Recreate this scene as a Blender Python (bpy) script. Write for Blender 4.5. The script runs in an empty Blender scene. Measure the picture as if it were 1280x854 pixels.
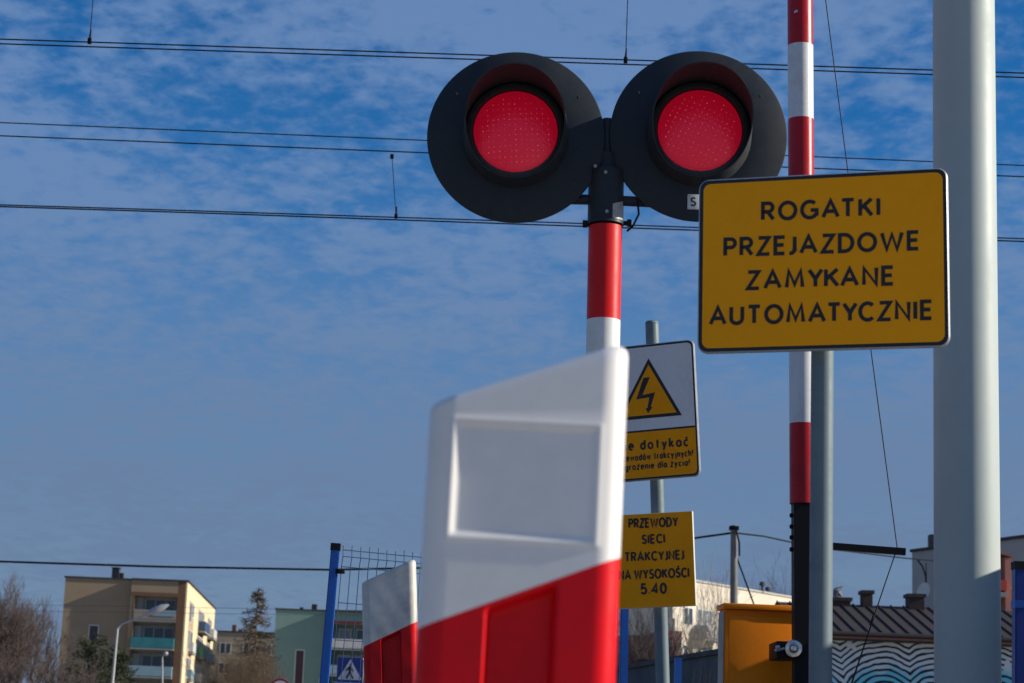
import bpy, bmesh, math, random
from mathutils import Vector, Matrix
R = math.radians
SC = bpy.context.scene
COL = SC.collection
rnd = random.Random(7)

# ------------------------------------------------------------------ camera
F = 2500.0                       # focal length in pixels of a 1280 wide frame
CAM = Vector((0, 0, 0.7))
PITCH, ROLL = R(11.5), R(2.0)
CM = Matrix.Rotation(math.pi / 2 + PITCH, 3, 'X') @ Matrix.Rotation(ROLL, 3, 'Z')
cd = bpy.data.cameras.new('camera')
cam = bpy.data.objects.new('camera', cd)
COL.objects.link(cam)
cam.matrix_world = Matrix.Translation(CAM) @ CM.to_4x4()
cd.sensor_width = 36
cd.lens = F / 1280 * 36
cd.clip_start, cd.clip_end = 0.05, 6000
cd.dof.use_dof = True
cd.dof.focus_distance = 9.5
cd.dof.aperture_fstop = 7.6
SC.camera = cam


def ray(px, py):
    return CM @ Vector(((px - 640) / F, -(py - 427) / F, -1))


def P(px, py, Y):
    """world point seen at a measured direction, Y metres down the street"""
    d = ray(px, py)
    return CAM + d * (Y / d.y)


# ------------------------------------------------------------------ sun + sky
SUN_A, SUN_E = R(2.5), R(23.0)           # from the right, a little on the camera's side
S = Vector((math.cos(SUN_A) * math.cos(SUN_E), -math.sin(SUN_A) * math.cos(SUN_E), math.sin(SUN_E)))
sl = bpy.data.lights.new('sun', 'SUN')
sl.energy = 4.8
sl.angle = R(0.5)
sl.color = (1.0, 0.93, 0.80)
so = bpy.data.objects.new('sun', sl)
COL.objects.link(so)
so.rotation_euler = (-S).to_track_quat('-Z', 'Y').to_euler()
so.location = (30, -5, 30)

W = bpy.data.worlds.new('World')
SC.world = W
W.use_nodes = True


def N(nt, typ, **kw):
    n = nt.nodes.new(typ)
    for k, v in kw.items():
        setattr(n, k, v)
    return n


def setin(nt, n, key, val):
    if hasattr(val, 'is_output') or val.__class__.__name__.startswith('NodeSocket'):
        nt.links.new(val, n.inputs[key])
    else:
        n.inputs[key].default_value = val


def math_(nt, op, a, b=0.0, c=None, clamp=False):
    n = N(nt, 'ShaderNodeMath', operation=op, use_clamp=clamp)
    setin(nt, n, 0, a)
    setin(nt, n, 1, b)
    if c is not None:
        setin(nt, n, 2, c)
    return n.outputs[0]


def mix_(nt, fac, a, b, blend='MIX'):
    n = N(nt, 'ShaderNodeMixRGB', blend_type=blend)
    setin(nt, n, 0, fac)
    setin(nt, n, 1, a if not isinstance(a, tuple) else (*a[:3], 1))
    setin(nt, n, 2, b if not isinstance(b, tuple) else (*b[:3], 1))
    return n.outputs[0]


def noise_(nt, vec, scale, detail=4, rough=.55, dist=0.0):
    n = N(nt, 'ShaderNodeTexNoise')
    if vec is not None:
        nt.links.new(vec, n.inputs['Vector'])
    n.inputs['Scale'].default_value = scale
    n.inputs['Detail'].default_value = detail
    n.inputs['Roughness'].default_value = rough
    n.inputs['Distortion'].default_value = dist
    return n.outputs['Fac']


def ramp_(nt, v, lo, hi, a=0.0, b=1.0, kind='SMOOTHSTEP'):
    n = N(nt, 'ShaderNodeMapRange', interpolation_type=kind)
    setin(nt, n, 0, v)
    for i, q in enumerate((lo, hi, a, b)):
        n.inputs[i + 1].default_value = q
    return n.outputs[0]


def build_world():
    nt = W.node_tree
    nt.nodes.clear()
    out = N(nt, 'ShaderNodeOutputWorld')
    bg = N(nt, 'ShaderNodeBackground')
    bg.inputs['Strength'].default_value = 0.10
    nt.links.new(bg.outputs[0], out.inputs[0])
    sky = N(nt, 'ShaderNodeTexSky', sky_type='NISHITA')
    sky.sun_disc = False
    sky.sun_elevation = SUN_E
    sky.sun_rotation = R(90) + SUN_A
    sky.altitude = 300
    sky.air_density = 1.0
    sky.dust_density = 0.35
    sky.ozone_density = 3.0
    hs = N(nt, 'ShaderNodeHueSaturation')
    hs.inputs['Saturation'].default_value = 1.55
    hs.inputs['Hue'].default_value = .510
    hs.inputs['Value'].default_value = SKYV
    nt.links.new(sky.outputs[0], hs.inputs['Color'])
    # altocumulus layer: noise on a plane high above, so cells flatten towards the horizon
    tc = N(nt, 'ShaderNodeTexCoord')
    sp = N(nt, 'ShaderNodeSeparateXYZ')
    nt.links.new(tc.outputs['Generated'], sp.inputs[0])
    z = math_(nt, 'MAXIMUM', sp.outputs[2], 0.012)
    zz = math_(nt, 'ADD', z, 0.13)
    cb = N(nt, 'ShaderNodeCombineXYZ')
    nt.links.new(math_(nt, 'DIVIDE', sp.outputs[0], zz), cb.inputs[0])
    nt.links.new(math_(nt, 'DIVIDE', sp.outputs[1], zz), cb.inputs[1])
    mp = N(nt, 'ShaderNodeMapping')
    mp.inputs['Rotation'].default_value = (0, 0, R(20))
    mp.inputs['Scale'].default_value = (1.0, 0.85, 1)
    mp.inputs['Location'].default_value = (3.7, 1.3, 0)
    nt.links.new(cb.outputs[0], mp.inputs[0])
    v = mp.outputs[0]
    n1 = noise_(nt, v, 19.0, 6, .56, .2)
    n2 = noise_(nt, v, 2.3, 3, .5)
    n3 = noise_(nt, v, 44.0, 4, .6, .2)
    m = math_(nt, 'MULTIPLY_ADD', n2, 1.05, math_(nt, 'MULTIPLY', n1, 0.85))
    m = math_(nt, 'MULTIPLY_ADD', n3, 0.34, m)
    cov = ramp_(nt, m, 0.90, 1.30)
    # towards the horizon the layer is seen edge on and closes up
    near = ramp_(nt, z, 0.10, 0.33)
    cov = math_(nt, 'MULTIPLY_ADD', math_(nt, 'MULTIPLY_ADD', near, -.8, .8), math_(nt, 'SUBTRACT', 1.0, cov), cov, clamp=True)
    dens = math_(nt, 'MULTIPLY_ADD', cov, .74, math_(nt, 'MULTIPLY_ADD', near, -.15, .25), clamp=True)
    thick = mix_(nt, near, (1.04, 1.60, 2.66), (1.16, 1.97, 3.60))
    col = mix_(nt, dens, hs.outputs[0], thick)
    nt.links.new(col, bg.inputs['Color'])


SKYV = 0.74
build_world()

SC.view_settings.view_transform = 'Standard'
SC.view_settings.look = 'None'
SC.view_settings.gamma = 1
SC.view_settings.exposure = 0.45
SC.view_settings.use_curve_mapping = False
SC.render.engine = 'CYCLES'
SC.cycles.max_bounces = 6


# ------------------------------------------------------------------ materials
def lin(r, g, b):
    f = lambda c: (c / 255 / 12.92) if c / 255 <= .04045 else ((c / 255 + .055) / 1.055) ** 2.4
    return (f(r), f(g), f(b))


MATS = {}


def mat(name, col, rough=.6, metal=0.0, dirt=.25, dscale=6.0, dirtcol=None, bump=0.0, bscale=40.0, coat=0.0, streak=0.0, spec=.5, emit=None, es=0.0):
    if name in MATS:
        return MATS[name]
    m = bpy.data.materials.new(name)
    m.use_nodes = True
    nt = m.node_tree
    b = nt.nodes['Principled BSDF']
    tc = N(nt, 'ShaderNodeTexCoord')
    v = tc.outputs['Object']
    n1 = noise_(nt, v, dscale, 6, .65, .3)
    n2 = noise_(nt, v, dscale * 9, 3, .6)
    f = math_(nt, 'MULTIPLY_ADD', n2, .35, math_(nt, 'MULTIPLY', n1, .75))
    f = ramp_(nt, f, .42, .75)
    if streak:
        mp = N(nt, 'ShaderNodeMapping')
        mp.inputs['Scale'].default_value = (1, 1, .07)
        nt.links.new(v, mp.inputs[0])
        st = ramp_(nt, noise_(nt, mp.outputs[0], dscale * 5, 4, .6), .5, .78)
        f = math_(nt, 'MAXIMUM', f, math_(nt, 'MULTIPLY', st, streak))
    dc = dirtcol or tuple(c * .45 for c in col)
    c = mix_(nt, math_(nt, 'MULTIPLY', f, dirt), tuple(col), tuple(dc))
    nt.links.new(c, b.inputs['Base Color'])
    nt.links.new(ramp_(nt, n1, .3, .7, max(rough - .1, .03), min(rough + .12, 1), 'LINEAR'), b.inputs['Roughness'])
    b.inputs['Metallic'].default_value = metal
    b.inputs['Coat Weight'].default_value = coat
    b.inputs['Specular IOR Level'].default_value = spec
    if emit:
        b.inputs['Emission Color'].default_value = (*emit, 1)
        b.inputs['Emission Strength'].default_value = es
    if bump:
        bp = N(nt, 'ShaderNodeBump')
        bp.inputs['Strength'].default_value = bump
        bp.inputs['Distance'].default_value = .01
        nt.links.new(noise_(nt, v, bscale, 4, .6), bp.inputs['Height'])
        nt.links.new(bp.outputs[0], b.inputs['Normal'])
    MATS[name] = m
    return m


black = mat('black_powder_coat', (.020, .026, .034), .5, dirt=.5, dscale=7, dirtcol=(.04, .04, .04), bump=.05, bscale=300, spec=.25)
visor_m = mat('visor_black', (.030, .034, .038), .6, dirt=.5, dscale=14, dirtcol=(.06, .06, .06), spec=.2)
dark_rubber = mat('dark_rubber', (.012, .012, .014), .7, dirt=.3, spec=.2)
galv = mat('galvanised_steel', (.14, .185, .205), .5, metal=.0, dirt=.5, dscale=14, dirtcol=(.09, .125, .145), streak=.6, spec=.3)
mast_m = mat('mast_grey_paint', (.41, .455, .435), .5, dirt=.25, dscale=2.2, dirtcol=(.31, .35, .34), spec=.25, streak=.8, bump=.03, bscale=18)
red_p = mat('signal_red_paint', (.66, .008, .008), .42, dirt=.45, dscale=8, dirtcol=(.42, .008, .010), spec=.25)
white_p = mat('white_paint', (.72, .72, .70), .42, dirt=.45, dscale=9, dirtcol=(.5, .49, .45), streak=.5)
refl_red = mat('boom_red_film', (.42, .004, .012), .34, dirt=.6, dscale=9, dirtcol=(.24, .006, .014), spec=.3, streak=.5)
refl_white = mat('boom_white_film', (.62, .63, .64), .38, dirt=.55, dscale=9, dirtcol=(.42, .42, .42), streak=.6)
yel = mat('sign_yellow_film', (.95, .36, .001), .45, dirt=.3, dscale=5, dirtcol=(.80, .28, .002), streak=.5, spec=.15)
yel2 = mat('sign_yellow_aged', (.93, .35, .001), .5, dirt=.4, dscale=9, dirtcol=(.72, .25, .004), streak=.6, spec=.15)
signwhite = mat('sign_white_film', (.70, .71, .72), .4, dirt=.3, dscale=6, dirtcol=(.46, .46, .46), streak=.5, spec=.35)
ink = mat('sign_black_ink', (.010, .009, .010), .5, dirt=.3, dscale=20)
alu = mat('sign_edge_aluminium', (.40, .42, .44), .4, metal=.5, dirt=.4, dscale=18)
blue_p = mat('blue_fence_paint', (.006, .095, .40), .4, dirt=.35, dscale=9, dirtcol=(.008, .045, .20), streak=.5)
bluewire = mat('blue_wire_coating', (.006, .035, .12), .45, dirt=.3)
wire_m = mat('weathered_copper_wire', (.012, .011, .013), .8, dirt=.3, spec=.08)
cable_m = mat('black_cable', (.010, .011, .013), .8, dirt=.3, spec=.1)
steelcable = mat('steel_cable', (.04, .038, .036), .7, spec=.1, dirt=.4)
chrome = mat('bright_bolt_steel', (.62, .62, .62), .22, metal=1, dirt=.5, dscale=30, dirtcol=(.2, .19, .18))
orange = mat('orange_cabinet_paint', (.88, .23, .001), .5, dirt=.25, dscale=6, dirtcol=(.55, .12, .003), streak=.6, spec=.2, bump=.04, bscale=60)
cab_edge = mat('cabinet_grey_edge', (.30, .26, .22), .5, dirt=.4)
sticker = mat('grey_sticker', (.42, .40, .36), .4, dirt=.5, dscale=40)


# ------------------------------------------------------------------ mesh builder
class MB:
    def __init__(s, M=None):
        s.bm = bmesh.new()
        s.M = M or Matrix.Identity(4)

    def v(s, p):
        return s.bm.verts.new(s.M @ Vector(p))

    def face(s, vs, mi=0):
        try:
            f = s.bm.faces.new(vs)
        except ValueError:
            return None
        f.material_index = mi
        return f

    def poly(s, pts, mi=0):
        return s.face([s.v(p) for p in pts], mi)

    def box(s, lo, hi, mi=0, bevel=0.0):
        c = [(x, y, z) for x in (lo[0], hi[0]) for y in (lo[1], hi[1]) for z in (lo[2], hi[2])]
        vs = [s.v(p) for p in c]
        fs = [(0, 1, 3, 2), (4, 6, 7, 5), (0, 4, 5, 1), (2, 3, 7, 6), (0, 2, 6, 4), (1, 5, 7, 3)]
        faces = [s.face([vs[i] for i in f], mi) for f in fs]
        if bevel:
            es = list({e for f in faces for e in f.edges})
            r = bmesh.ops.bevel(s.bm, geom=es, offset=bevel, segments=2, affect='EDGES', profile=.6)
            for f in r['faces']:
                f.material_index = mi
        return s

    def tube(s, pts, rad, n=10, mi=0, cap=True, up=None):
        pts = [Vector(p) for p in pts]
        rad = rad if isinstance(rad, (list, tuple)) else [rad] * len(pts)
        rings = []
        ref = None
        for i, p in enumerate(pts):
            a = pts[max(i - 1, 0)]
            b = pts[min(i + 1, len(pts) - 1)]
            t = (b - a).normalized()
            if ref is None:
                ref = t.orthogonal().normalized() if up is None else Vector(up)
            ref = (ref - t * ref.dot(t))
            ref = ref.normalized() if ref.length > 1e-6 else t.orthogonal().normalized()
            q = t.cross(ref)
            rings.append([s.v(p + (ref * math.cos(2 * math.pi * k / n) + q * math.sin(2 * math.pi * k / n)) * rad[i]) for k in range(n)])
        for i in range(len(rings) - 1):
            for k in range(n):
                s.face([rings[i][k], rings[i][(k + 1) % n], rings[i + 1][(k + 1) % n], rings[i + 1][k]], mi)
        if cap:
            s.face(rings[0][::-1], mi)
            s.face(rings[-1], mi)
        return s

    def loops(s, loops, mi=0, cap=(False, False), capmi=None):
        """bridge closed loops of equal point count"""
        L = [[s.v(p) for p in lp] for lp in loops]
        n = len(L[0])
        for i in range(len(L) - 1):
            for k in range(n):
                s.face([L[i][k], L[i][(k + 1) % n], L[i + 1][(k + 1) % n], L[i + 1][k]], mi)
        cm = mi if capmi is None else capmi
        if cap[0]:
            s.face(L[0][::-1], cm)
        if cap[1]:
            s.face(L[-1], cm)
        return L

    def build(s, name, mats, parent=None, smooth=35, fixn=True):
        if fixn:
            bmesh.ops.recalc_face_normals(s.bm, faces=s.bm.faces[:])
        off = Vector((0, 0, 0))
        q = parent
        while q is not None:
            off += q.location
            q = q.parent
        if parent is not None:
            bmesh.ops.translate(s.bm, verts=s.bm.verts[:], vec=-off)
        me = bpy.data.meshes.new(name)
        s.bm.to_mesh(me)
        s.bm.free()
        for m in (mats if isinstance(mats, (list, tuple)) else [mats]):
            me.materials.append(m)
        if smooth:
            me.polygons.foreach_set('use_smooth', [True] * len(me.polygons))
            me.set_sharp_from_angle(angle=R(smooth))
        o = bpy.data.objects.new(name, me)
        COL.objects.link(o)
        o.parent = parent
        return o


def tag(o, label=None, cat=None, group=None, kind=None):
    if label: o['label'] = label
    if cat: o['category'] = cat
    if group: o['group'] = group
    if kind: o['kind'] = kind
    return o


def thing(name, loc, label, cat, group=None):
    o = bpy.data.objects.new(name, None)
    o.empty_display_size = .2
    COL.objects.link(o)
    o.location = loc
    return tag(o, label, cat, group)


def line_at(p0, p1, z):
    """point at height z on the line through p0, p1"""
    t = (z - p0.z) / (p1.z - p0.z)
    return p0 + (p1 - p0) * t


# ------------------------------------------------------------------ stroke lettering
def arc(cx, cy, rx, ry, a0, a1, n=10):
    return [(cx + rx * math.cos(R(a0 + (a1 - a0) * i / n)), cy + ry * math.sin(R(a0 + (a1 - a0) * i / n))) for i in range(n + 1)]


GL = {
    'A': (.80, [[(0, 0), (.40, 1), (.80, 0)], [(.15, .34), (.65, .34)]]),
    'C': (.68, [arc(.40, .5, .40, .5, 46, 314, 20)]),
    'D': (.68, [[(0, 0), (0, 1), (.25, 1)] + arc(.25, .5, .43, .5, 80, -80, 14) + [(.25, 0), (0, 0)]]),
    'E': (.50, [[(.50, 1), (0, 1), (0, 0), (.50, 0)], [(0, .52), (.45, .52)]]),
    'G': (.80, [arc(.42, .5, .42, .5, 48, 322, 20) + [(.80, .20), (.80, .46), (.48, .46)]]),
    'I': (.0, [[(0, 0), (0, 1)]]),
    'J': (.20, [[(.20, 1), (.20, .22)] + arc(-.01, .22, .21, .22, 0, -110, 9)]),
    'K': (.62, [[(0, 0), (0, 1)], [(.60, 1), (.02, .42)], [(.20, .60), (.62, 0)]]),
    'M': (.84, [[(0, 0), (.10, 1), (.42, .14), (.74, 1), (.84, 0)]]),
    'N': (.64, [[(0, 0), (0, 1), (.64, 0), (.64, 1)]]),
    'O': (.86, [arc(.43, .5, .43, .5, 90, 450, 28)]),
    'P': (.54, [[(0, 0), (0, 1), (.30, 1)] + arc(.30, .74, .24, .26, 80, -80, 9) + [(.30, .48), (0, .48)]]),
    'R': (.58, [[(0, 0), (0, 1), (.30, 1)] + arc(.30, .74, .24, .26, 80, -80, 9) + [(.30, .48), (0, .48)], [(.26, .48), (.58, 0)]]),
    'S': (.52, [arc(.27, .75, .24, .25, 35, 180, 9) + arc(.27, .75, .24, .245, 190, 265, 5) + arc(.25, .255, .27, .255, 85, -90, 10) + arc(.25, .255, .26, .255, -100, -155, 6)]),
    'T': (.62, [[(0, 1), (.62, 1)], [(.31, 1), (.31, 0)]]),
    'U': (.62, [[(0, 1), (0, .31)] + arc(.31, .31, .31, .31, 190, 350, 12) + [(.62, .31), (.62, 1)]]),
    'W': (1.06, [[(0, 1), (.26, 0), (.53, .92), (.80, 0), (1.06, 1)]]),
    'Y': (.66, [[(0, 1), (.33, .46), (.66, 1)], [(.33, .46), (.33, 0)]]),
    'Z': (.58, [[(.02, 1), (.58, 1), (0, 0), (.60, 0)]]),
    '5': (.52, [[(.48, 1), (.08, 1), (.05, .55)] + arc(.25, .31, .27, .31, 110, -90, 14) + arc(.25, .31, .26, .31, -100, -155, 5)]),
    '4': (.60, [[(.44, 0), (.44, 1), (0, .28), (.60, .28)]]),
    '0': (.56, [arc(.28, .5, .28, .5, 90, 450, 24)]),
    '.': (.0, [[(0, 0), (0, .07)]]),
    '!': (.0, [[(0, .3), (0, 1)], [(0, 0), (0, .07)]]),
    'a': (.48, [arc(.24, .32, .24, .32, 90, 450, 18), [(.48, .64), (.48, 0)]]),
    'c': (.42, [arc(.25, .32, .25, .32, 50, 310, 14)]),
    'd': (.48, [arc(.24, .32, .24, .32, 90, 450, 18), [(.48, 1), (.48, 0)]]),
    'e': (.48, [[(.02, .34), (.48, .34)] + arc(.24, .32, .24, .32, 10, 315, 16)]),
    'g': (.48, [arc(.24, .32, .24, .32, 90, 450, 18), [(.48, .64), (.48, -.12)] + arc(.26, -.12, .22, .18, -10, -150, 9)]),
    'h': (.44, [[(0, 0), (0, 1)], [(0, .36)] + arc(.22, .42, .22, .22, 170, 0, 9) + [(.44, 0)]]),
    'i': (.0, [[(0, 0), (0, .64)], [(0, .86), (0, .94)]]),
    'j': (.16, [[(.16, .64), (.16, -.12)] + arc(0, -.12, .16, .18, -10, -90, 6), [(.16, .86), (.16, .94)]]),
    'k': (.42, [[(0, 0), (0, 1)], [(.40, .64), (.02, .26)], [(.14, .38), (.42, 0)]]),
    'l': (.0, [[(0, 0), (0, 1)]]),
    'n': (.44, [[(0, 0), (0, .64)], [(0, .36)] + arc(.22, .42, .22, .22, 170, 0, 9) + [(.44, 0)]]),
    'o': (.52, [arc(.26, .32, .26, .32, 90, 450, 20)]),
    'p': (.48, [[(0, .64), (0, -.30)], arc(.24, .32, .24, .32, 90, 450, 18)]),
    'r': (.26, [[(0, 0), (0, .64)], [(0, .36)] + arc(.22, .42, .22, .22, 165, 75, 6)]),
    't': (.32, [[(.16, .94), (.16, 0)], [(0, .64), (.32, .64)]]),
    'w': (.70, [[(0, .64), (.17, 0), (.35, .60), (.53, 0), (.70, .64)]]),
    'y': (.46, [[(0, .64), (.24, .04)], [(.46, .64), (.12, -.30)]]),
    'z': (.42, [[(0, .64), (.40, .64), (0, 0), (.42, 0)]]),
}
ACC = {'Ś': ('S', [[(.22, 1.13), (.40, 1.32)]]), 'ć': ('c', [[(.20, .78), (.36, .98)]]), 'ó': ('o', [[(.22, .78), (.38, .98)]]), 'ż': ('z', [[(.21, .84), (.21, .92)]])}


def stroke(mb, pts, hw, place, zoff):
    n = len(pts)
    closed = (Vector(pts[0]) - Vector(pts[-1])).length < 1e-5
    if closed:
        pts = pts[:-1]
        n -= 1
    L, Rr = [], []
    for i in range(n):
        p = Vector(pts[i])
        a = Vector(pts[i - 1]) if (i > 0 or closed) else None
        b = Vector(pts[(i + 1) % n]) if (i < n - 1 or closed) else None
        if a is None:
            t = (b - p).normalized(); m = Vector((-t.y, t.x)) * hw
        elif b is None:
            t = (p - a).normalized(); m = Vector((-t.y, t.x)) * hw
        else:
            t0, t1 = (p - a).normalized(), (b - p).normalized()
            n0, n1 = Vector((-t0.y, t0.x)), Vector((-t1.y, t1.x))
            m = n0 + n1
            if m.length < 1e-4:
                m = n0
            m = m.normalized()
            m = m * min(hw / max(m.dot(n0), .2), hw * 1.9)
        L.append(mb.v(place(p + m, zoff)))
        Rr.append(mb.v(place(p - m, zoff)))
    for i in range(n if closed else n - 1):
        j = (i + 1) % n
        mb.face([L[i], Rr[i], Rr[j], L[j]])


def text_line(mb, txt, sign, pl, pr, cap, sw, z=.0012, gap=.17, space=.42):
    """lettering between two measured ends of its baseline on the sign's face; cap in metres"""
    a, b = sign.uv(*pl), sign.uv(*pr)
    # natural layout (cap height 1)
    x, items = sw / 2, []
    for n_ch, ch in enumerate(txt):
        if ch == ' ':
            x += space
            continue
        base, acc = ACC.get(ch, (ch, []))
        w, st = GL[base]
        items.append((x, st + acc))
        x += w + sw + gap - (.13 if txt[n_ch:n_ch + 2] in ('AT', 'TA', 'TY', 'YC', 'KA', 'YK') else 0)
    total = x - gap - sw / 2
    d = b - a
    k = d.length / total
    ex = d.normalized()
    ey = Vector((-ex.y, ex.x))
    cnt = 0
    for x0, st in items:
        for s_ in st:
            cnt += 1
            def place(p, zo, x0=x0):
                yy = (sw / 2 + p.y * (1 - sw)) * cap
                q = a + ex * ((x0 + p.x) * k) + ey * yy
                return sign.pt(q.x, q.y, zo)
            # even stroke weight in both directions: work in a squashed space
            asp = k / cap
            pts2 = [(u * asp, v_ * (1 - sw)) for u, v_ in s_]
            def place2(p, zo, x0=x0):
                q = a + ex * (x0 * k + p.x * cap) + ey * ((sw / 2 + p.y) * cap)
                return sign.pt(q.x, q.y, zo)
            stroke(mb, pts2, sw / 2, place2, z + (cnt % 7) * .00009)


class Sign:
    """a flat plate standing in the street: frame from the measured corners and the distance of its two sides"""
    def __init__(s, TL, TR, BR, BL, yl, yr):
        a, b, c, d = P(*TL, yl), P(*TR, yr), P(*BR, yr), P(*BL, yl)
        s.c = (a + b + c + d) / 4
        s.u = ((b + c) - (a + d)).normalized()
        v = ((a + b) - (d + c)).normalized()
        s.v = (v - s.u * v.dot(s.u)).normalized()
        s.n = s.u.cross(s.v)
        s.w = ((b - a).length + (c - d).length) / 2
        s.h = ((a - d).length + (b - c).length) / 2

    def uv(s, px, py):
        d = ray(px, py)
        t = (s.c - CAM).dot(s.n) / d.dot(s.n)
        q = CAM + d * t - s.c
        return Vector((q.dot(s.u), q.dot(s.v)))

    def pt(s, x, y, z=0.0):
        return s.c + s.u * x + s.v * y + s.n * z


def rrect(w, h, r, n=6):
    pts = []
    for cx, cy, a in ((w / 2 - r, h / 2 - r, 0), (-w / 2 + r, h / 2 - r, 90), (-w / 2 + r, -h / 2 + r, 180), (w / 2 - r, -h / 2 + r, 270)):
        pts += [(cx + r * math.cos(R(a + 90 * i / n)), cy + r * math.sin(R(a + 90 * i / n))) for i in range(n + 1)]
    return pts


def plate_mb(sg, r, border, thick, edge=.004):
    """slots: 0 edge metal, 1 border, 2 face"""
    mb = MB()
    o = rrect(sg.w, sg.h, r)
    o2 = rrect(sg.w - 2 * edge, sg.h - 2 * edge, max(r - edge, .001))
    i2 = rrect(sg.w - 2 * border, sg.h - 2 * border, max(r - border * .6, .002))
    T = lambda pts, z: [sg.pt(x, y, z) for x, y in pts]
    mb.loops([T(o2, -thick), T(o, -thick + edge), T(o, -edge), T(o2, 0)], 0, cap=(True, False))
    Lo = [mb.v(p) for p in T(o2, 0)]
    Li = [mb.v(p) for p in T(i2, 0)]
    n = len(Lo)
    for k in range(n):
        mb.face([Lo[k], Lo[(k + 1) % n], Li[(k + 1) % n], Li[k]], 1)
    mb.face(Li, 2)
    return mb


def clamp_M(sg, c):
    """local frame on a plate: x along it, y out of its face, z up"""
    return Matrix(((sg.u.x, sg.n.x, sg.v.x, c.x), (sg.u.y, sg.n.y, sg.v.y, c.y), (sg.u.z, sg.n.z, sg.v.z, c.z), (0, 0, 0, 1)))


# ------------------------------------------------------------------ ground
asph = mat('asphalt', (.09, .088, .085), .9, dirt=.5, dscale=1.2, dirtcol=(.03, .03, .032), bump=.3, bscale=120)
grassy = mat('rough_ground', (.36, .32, .25), .95, dirt=.6, dscale=.7, dirtcol=(.2, .18, .12), bump=.4, bscale=30)
conc = mat('kerb_concrete', (.28, .275, .26), .9, dirt=.5, dscale=5, bump=.2)
pave = mat('pavement_slabs', (.46, .43, .38), .9, dirt=.4, dscale=3, bump=.2)

mb = MB(); mb.poly([(-2500, -300, 0), (2500, -300, 0), (2500, 3500, 0), (-2500, 3500, 0)])
tag(mb.build('ground', grassy, smooth=0), kind='structure')
mb = MB(); mb.poly([(-6, -60, .004), (-1.1, -60, .004), (-1.1, 160, .004), (-6, 160, .004)])
tag(mb.build('road', asph, smooth=0), kind='structure')
mb = MB(); mb.box((-1.1, -30, .004), (7.5, 12, .15), bevel=.02)
tag(mb.build('pavement', [pave], smooth=0), kind='structure')


# ------------------------------------------------------------------ poles
def pole_line(pxa, pxb, Y):
    a, b = P(*pxa, Y), P(*pxb, Y)
    if a.z < b.z:
        a, b = b, a
    return a, b


GZ = .15   # pavement top

# tall grey mast
a, b = pole_line((1204.5, 20), (1209.5, 840), 9.0)
base, top = line_at(a, b, GZ), line_at(a, b, 8.6)
t = thing('traction_mast', base, 'thick smooth pale grey mast behind the right end of the large yellow sign', 'mast')
mb = MB(); mb.tube([base, top], [.148, .140], 48)
mb.build('pole', mast_m, t)
mb = MB(); mb.box(base + Vector((-.27, -.27, 0)), base + Vector((.27, .27, .03)), bevel=.005)
for sx in (-1, 1):
    for sy in (-1, 1):
        mb.tube([base + Vector((sx * .2, sy * .2, .03)), base + Vector((sx * .2, sy * .2, .08))], .018, 6)
mb.build('base_plate', galv, t)
mb = MB(); mb.tube([top, top + Vector((0, 0, .05))], [.15, .10], 32)
mb.build('cap', galv, t)

# ------------------------------------------------------------------ big yellow sign
sg = Sign((874, 226), (1187, 208), (1185, 434), (871, 441), 6.06, 5.84)
pa, pb = pole_line((1027.8, 450), (1025.5, 850), 5.95)
pdir = (pa - pb).normalized()
# the pole stands just behind the plate
mid = line_at(pa, pb, sg.c.z)
shift = Vector((0, (sg.c.y + .052 + .02) - mid.y, 0))
k = (sg.c.y + .072) / 5.95
pa, pb = P(1027.8, 450, 5.95 * k), P(1025.5, 850, 5.95 * k)
base = line_at(pa, pb, GZ)
ptop = line_at(pa, pb, sg.c.z + sg.h * .42)
t = thing('warning_sign', base, 'large yellow sign with four lines of black capitals on its own grey post', 'sign')
mb = MB(); mb.tube([base, ptop], .0345, 32)
mb.build('post', galv, t)
mb = MB(); mb.tube([ptop, ptop + Vector((0, 0, .012))], [.0365, .03], 24)
mb.build('post_cap', dark_rubber, t)
pl = plate_mb(sg, .032, .0150, .022).build('sign_plate', [alu, ink, yel], t)
cap = 25.7 / F * 5.95 / 1.0
for txt, l_, r_ in (('ROGATKI', (951.5, 277.2), (1100.2, 271.0)), ('PRZEJAZDOWE', (904.4, 322.0), (1150, 313.2)), ('ZAMYKANE', (932.6, 363.3), (1118.3, 357.3)), ('AUTOMATYCZNIE', (886.3, 407.7), (1166.5, 400.3))):
    mb = MB(); text_line(mb, txt, sg, l_, r_, cap * 1.04, .182)
    mb.build('lettering', ink, pl, smooth=0)
for yy in (.36, -.36):
    mb = MB()
    c = sg.pt(0, sg.h * yy, -.0225)
    mb.M = clamp_M(sg, c)
    mb.box((-.22, -.020, -.017), (.22, -.001, .017))
    mb.M = Matrix.Identity(4)
    p = line_at(pa, pb, c.z)
    mb.tube([p + Vector((0, 0, -.02)), p + Vector((0, 0, .02))], .040, 24)
    mb.build('clamp', galv, t)

# ------------------------------------------------------------------ electric danger signs on one post
Ye = 8.3
sg1 = Sign((764, 434.5), (867.5, 424.2), (875.0, 594.5), (769, 604.0), Ye + .07, Ye - .07)
pa, pb = P(815.0, 405, Ye + .07), P(828.5, 854, Ye + .07)
base = line_at(pa, pb, GZ)
t = thing('danger_sign', base, 'tall leaning grey post carrying a white high voltage sign above a plain yellow height sign', 'sign')
mb = MB(); mb.tube([base, pa], .0285, 28)
mb.build('post', galv, t)
mb = MB(); mb.tube([pa, pa + Vector((0, 0, .01))], [.030, .026], 20)
mb.build('post_cap', galv, t)
pl = plate_mb(sg1, .028, .012, .018).build('voltage_plate', [alu, ink, signwhite], t)
pl['label'] = 'white plate with black border, lightning triangle and yellow caption'
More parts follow.
